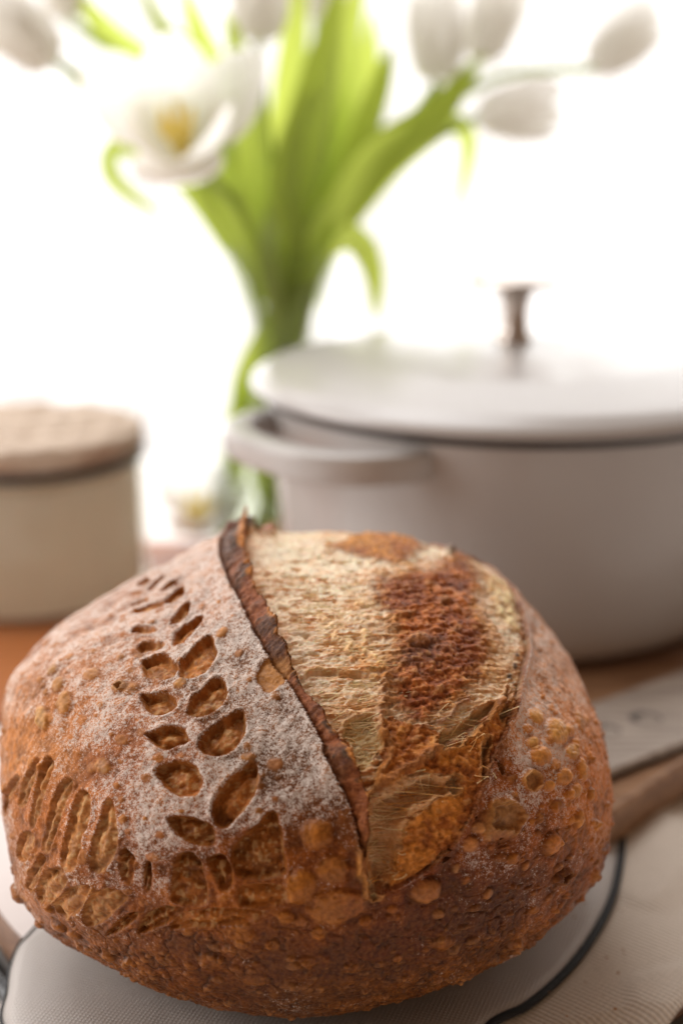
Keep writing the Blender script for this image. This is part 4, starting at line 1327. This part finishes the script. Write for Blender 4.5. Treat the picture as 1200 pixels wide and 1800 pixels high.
# ---------------------------------------------------------------- vase and tulips
VC = at(497, 560, .985); VC[2] = TZ
vase = empty('glass_vase', (VC[0], VC[1], TZ), 'clear glass vase with narrow neck holding green tulip stems', 'vase')
M_VASE = thin_glass('vase_glass', (.97, .985, .96))
vp = [(0, 0), (.040, 0), (.050, .010), (.053, .040), (.046, .085), (.028, .128), (.0225, .150), (.026, .175), (.036, .205), (.043, .222)]
vo = [tuple(p) for p in catmull(vp, 5)]
vi = [(max(r - .0025, 0), z + (.004 if z < .01 else 0)) for r, z in vo[::-1]]
vi[-1] = (0, .005)
new_obj('glass', lathe('glass', vo, 96), vase, M_VASE)
M_WATER = thin_glass('water', (.95, .985, .93))
wi = [(max(r - .0030, 0), max(z, .0056)) for r, z in vo if z < .118]
new_obj('water', lathe('water', [(0, .0056)] + [w for w in wi if w[0] > 0] + [(0, wi[-1][1])], 64), vase, M_WATER)


M_LEAF = leaf_mat('leaf_green', (.15, .21, .04), (.25, .32, .075), (.44, .52, .06))
M_LEAF2 = leaf_mat('leaf_light', (.26, .38, .06), (.36, .47, .10), (.80, .92, .16))
M_STEM = leaf_mat('stem_green', (.32, .42, .14), (.38, .46, .17), (.60, .68, .20))
M_PETAL = leaf_mat('petal_white', (.88, .86, .84), (.90, .88, .86), (.98, .97, .93), .75)
t = NT('stamen'); t.p(Base_Color=(.95, .78, .18), Roughness=.6)
M_STAMEN = t.m


def leaf(path, width, mat, parent, loc, face=(0, -1, .2), fold=.25, twist=0.0):
    pts = catmull(path, 7)
    n = len(pts)
    T = np.gradient(pts, axis=0); T /= np.linalg.norm(T, axis=1)[:, None]
    Vv, Ff = [], []
    m = 7
    for i in range(n):
        s = i / (n - 1)
        fdir = np.array(face, float); fdir = fdir - T[i] * (fdir @ T[i]); fdir /= np.linalg.norm(fdir)
        w = np.cross(T[i], fdir)
        a = twist * s
        w, fd = w * math.cos(a) + fdir * math.sin(a), fdir * math.cos(a) - w * math.sin(a)
        ww = width * .5 * (min(1, .45 + 1.6 * s)) * (1 - max(0, (s - .45) / .55) ** 2.2) ** .9
        ww = max(ww, .0006)
        for k in range(m):
            q = (k / (m - 1) - .5) * 2
            Vv.append(pts[i] + w * q * ww + fd * fold * ww * q * q - loc)
    for i in range(n - 1):
        for k in range(m - 1):
            Ff.append((i * m + k, i * m + k + 1, (i + 1) * m + k + 1, (i + 1) * m + k))
    new_obj('leaf', mesh_from('leaf', Vv, Ff), parent, mat)


def petal_mesh(L_, W_, a0, a1, r0=.004, cup=1.0, tipw=.6):
    """petal growing from the receptacle, in its own frame: radial x, side y, axis z"""
    n, m = 14, 9
    Vv, Ff = [], []
    r, zz = r0, 0.0
    for i in range(n):
        s = i / (n - 1)
        al = lerp(a0, a1, s ** .7)
        if i: r += math.sin(al) * L_ / (n - 1); zz += math.cos(al) * L_ / (n - 1)
        w = W_ * .5 * (math.sin(math.pi * min(1, .16 + .86 * s ** .95)) ** .62) * (1 if s < .6 else 1) + .001
        for k in range(m):
            q = (k / (m - 1) - .5) * 2
            rad = max(r, W_ * .42)
            an = q * w / rad * cup
            y = rad * math.sin(an) if cup > .05 else q * w
            x = r - (rad - rad * math.cos(an)) * (math.cos(al) * .9 + .1)
            z_ = zz + (rad - rad * math.cos(an)) * math.sin(al) * .9 + .0012 * math.sin(6 * q + 9 * s) * s
            Vv.append((x, y, z_))
    for i in range(n - 1):
        for k in range(m - 1):
            Ff.append((i * m + k, i * m + k + 1, (i + 1) * m + k + 1, (i + 1) * m + k))
    return Vv, Ff


def tulip(base, axis, size, openness, stem_path, label, roll=0.0, group='white tulips in the glass vase'):
    base = np.array(base, float); axis = np.array(axis, float); axis /= np.linalg.norm(axis)
    size = size * 1.12
    root = empty('tulip', tuple(base), label, 'tulip', group)
    zq = Vector(axis).to_track_quat('Z', 'Y').to_matrix() @ Matrix.Rotation(roll, 3, 'Z')
    for ring in range(2):
        for k in range(3):
            a0 = lerp(R(62), R(78), openness) - ring * .08
            a1 = lerp(R(-26), R(26), openness) - ring * (.10 if openness < .5 else .45)
            L_ = size * (1.0 if ring == 0 else .95)
            Vv, Ff = petal_mesh(L_, size * lerp(.70, .72, openness), a0, a1, .003 - .001 * ring, 1.0)
            mt = Matrix.Rotation(2 * math.pi / 3 * k + ring * math.pi / 3 + rng.normal(0, .06), 3, 'Z')
            Vv = [tuple(zq @ mt @ Vector(v)) for v in Vv]
            new_obj('petal', mesh_from('petal', Vv, Ff), root, M_PETAL)
    if openness > .4:
        for k in range(6):
            a = math.pi / 3 * k
            p0 = Vector((.003 * math.cos(a), .003 * math.sin(a), .002)); p1 = Vector((.008 * math.cos(a), .008 * math.sin(a), size * .26)); p2 = Vector((.010 * math.cos(a), .010 * math.sin(a), size * .44))
            v, f = tube([tuple(zq @ p) for p in (p0, p1, p1.lerp(p2, .3), p2)], [.0012, .0012, .0028, .0018], 8)
            new_obj('stamen', mesh_from('stamen', v, f), root, M_STAMEN)
        v, f = tube([tuple(zq @ Vector((0, 0, q))) for q in (0, size * .2, size * .34, size * .38)], [.004, .0038, .0045, .002], 10)
        new_obj('pistil', mesh_from('pistil', v, f), root, M_STAMEN)
    pts = catmull(list(stem_path) + [base], 8)
    v, f = tube(pts - base, .0032, 10)
    new_obj('stem', mesh_from('stem', v, f), root, M_STEM)
    return root, base


def foot_of(k):
    a = k * 2.4
    return (VC[0] + .024 * math.cos(a), VC[1] + .024 * math.sin(a), TZ + .012)


def neck(k):
    a = k * 2.4 + 2.6
    return (VC[0] + .012 * math.cos(a), VC[1] + .012 * math.sin(a), TZ + .150)


tl = []
def T_(k, px, py, Y, axis, size, op, via, label, roll=0.0):
    b = at(px, py, Y)
    tl.append(tulip(b, axis, size, op, [foot_of(k), neck(k)] + [at(*v) for v in via], label, roll))


T_(0, 100, 108, .93, (-.75, -.15, .62), .062, .10, [(380, 330, .97), (210, 190, .95)], 'white tulip bud at the top left corner, drooping left', .3)
T_(1, 322, 268, .90, (-.02, -.80, .60), .074, 1.0, [(440, 400, .96), (375, 320, .93)], 'wide open white tulip facing forward with yellow stamens', .52)
T_(2, 455, 74, .97, (.05, -.1, 1), .060, .15, [(490, 380, .98), (465, 200, .975)], 'white tulip at the top, upright above the open flower', .2)
T_(3, 768, 145, 1.02, (-.06, .0, 1), .062, .1, [(580, 380, 1.0), (690, 250, 1.01)], 'upright white tulip bud right of the leaves', .8)
T_(4, 838, 108, 1.05, (.35, .1, .9), .062, .1, [(590, 370, 1.01), (720, 230, 1.03)], 'white tulip bud cropped at top, right of the upright one', .1)
T_(5, 838, 205, 1.00, (1.0, -.1, .12), .058, .2, [(585, 390, .99), (730, 265, 1.0)], 'pale tulip leaning right above the pot knob', .5)
T_(6, 1040, 122, 1.08, (.72, .1, .62), .060, .1, [(600, 360, 1.02), (840, 150, 1.05)], 'white tulip bud alone at far right, yellowish base', .4)
T_(7, 118, 36, 1.04, (-.1, .1, 1), .052, .1, [(460, 330, 1.0), (260, 140, 1.02)], 'small white tulip at top edge beside the corner bud', .9)
T_(8, 560, 36, 1.08, (.1, .1, 1), .055, .12, [(520, 380, 1.02), (545, 200, 1.05)], 'white tulip half hidden behind the tall middle leaves', .4)


def LF(k, pts, wpx, mat, face=(0, -1, .2), fold=.25, twist=0.0):
    root, base = tl[k]
    P_ = [at(*p) for p in pts]; wpx = wpx * .86
    leaf(P_, wpx / FPX * .97, mat, root, base, face, fold, twist)


LF(2, [(505, 560, .985), (505, 420, .975), (535, 260, .965), (560, 140, .96), (600, -40, .96)], 96, M_LEAF)
LF(2, [(490, 540, .985), (462, 400, .97), (440, 240, .96), (425, 120, .955), (395, 20, .96)], 62, M_LEAF2)
LF(5, [(525, 540, .99), (575, 400, .98), (660, 285, .98), (760, 205, .985), (850, 95, .99)], 92, M_LEAF, (.3, -1, .3), .2)
LF(0, [(475, 520, .985), (420, 400, .98), (330, 300, .97), (235, 225, .965), (110, 120, .96)], 62, M_LEAF, (-.2, -1, .4))
LF(3, [(520, 540, 1.0), (580, 400, 1.0), (630, 260, 1.0), (668, 150, 1.0), (690, 80, 1.0)], 62, M_LEAF)
LF(4, [(540, 540, 1.01), (560, 380, 1.02), (590, 200, 1.03), (610, 60, 1.04), (640, -60, 1.05)], 80, M_LEAF2)
LF(7, [(470, 500, 1.0), (380, 300, 1.01), (270, 140, 1.02), (190, 60, 1.03), (120, -30, 1.04)], 70, M_LEAF2)
LF(1, [(400, 440, .95), (330, 330, .93), (262, 262, .92), (200, 268, .915), (205, 320, .91), (285, 378, .905)], 50, M_LEAF2, (-.5, -.8, .3), .2)
LF(5, [(535, 500, .97), (575, 430, .955), (625, 425, .945), (655, 480, .94), (660, 560, .935)], 62, M_LEAF2, (.3, -.9, .3), .2)
LF(6, [(560, 470, 1.0), (690, 300, 1.02), (790, 220, 1.03), (822, 260, 1.035), (798, 375, 1.03)], 46, M_LEAF2)
LF(8, [(500, 520, 1.02), (490, 340, 1.04), (505, 180, 1.05), (520, 40, 1.06), (525, -60, 1.06)], 70, M_LEAF2)
LF(7, [(480, 480, 1.01), (400, 260, 1.02), (330, 100, 1.03), (280, 40, 1.03), (240, -40, 1.03)], 40, M_LEAF)
LF(8, [(470, 560, .97), (430, 640, .965), (420, 720, .96), (445, 800, .955), (455, 880, .955)], 34, M_LEAF2)
LF(2, [(480, 590, .975), (445, 680, .965), (415, 770, .96), (420, 860, .96)], 66, M_LEAF2)
LF(4, [(500, 600, .985), (480, 700, .975), (470, 800, .97), (480, 880, .97)], 60, M_LEAF)
LF(1, [(495, 620, .97), (480, 520, .96), (470, 430, .95), (485, 330, .945)], 40, M_STEM)
LF(6, [(520, 600, .97), (530, 480, .965), (560, 390, .965), (610, 330, .97)], 36, M_STEM)

LF(2, [(495, 560, .98), (515, 440, .95), (500, 330, .935), (520, 220, .93), (560, 150, .93)], 60, M_LEAF, (.2, -1, .2), .3)
LF(3, [(515, 560, .98), (545, 450, .955), (600, 350, .95), (650, 270, .95), (720, 215, .955)], 52, M_LEAF2, (.4, -1, .2), .3)
LF(0, [(480, 540, .98), (440, 420, .955), (400, 330, .945), (350, 240, .945), (310, 130, .95)], 64, M_LEAF2, (-.3, -1, .2), .3)
LF(7, [(470, 530, 1.0), (400, 410, 1.0), (340, 330, 1.0), (230, 240, 1.0), (150, 170, 1.0)], 56, M_LEAF)
LF(4, [(530, 540, 1.03), (570, 330, 1.04), (560, 200, 1.05), (580, 60, 1.06)], 80, M_LEAF)
LF(6, [(520, 520, 1.01), (560, 330, 1.03), (640, 150, 1.05), (650, 20, 1.06)], 60, M_LEAF2)
LF(7, [(500, 520, 1.01), (450, 330, 1.03), (400, 180, 1.05), (350, 60, 1.06), (320, -30, 1.06)], 62, M_LEAF2)
LF(5, [(540, 520, 1.02), (620, 360, 1.03), (720, 260, 1.04), (800, 190, 1.05)], 60, M_LEAF2)
LF(8, [(480, 520, 1.02), (440, 400, 1.03), (380, 320, 1.04), (300, 250, 1.05)], 60, M_LEAF2)
# white flower lying on the table behind the loaf
fb = on_z(352, 920, TZ + .022)
r_, b_ = tulip(fb, (.05, -.55, .8), .045, 1.0, [(fb[0] + .05, fb[1] + .06, TZ + .004), (fb[0] + .02, fb[1] + .03, TZ + .006)], 'white open flower with yellow middle lying on the table behind the loaf', .2, None)
r_.name = 'fallen_flower'; r_['category'] = 'flower'
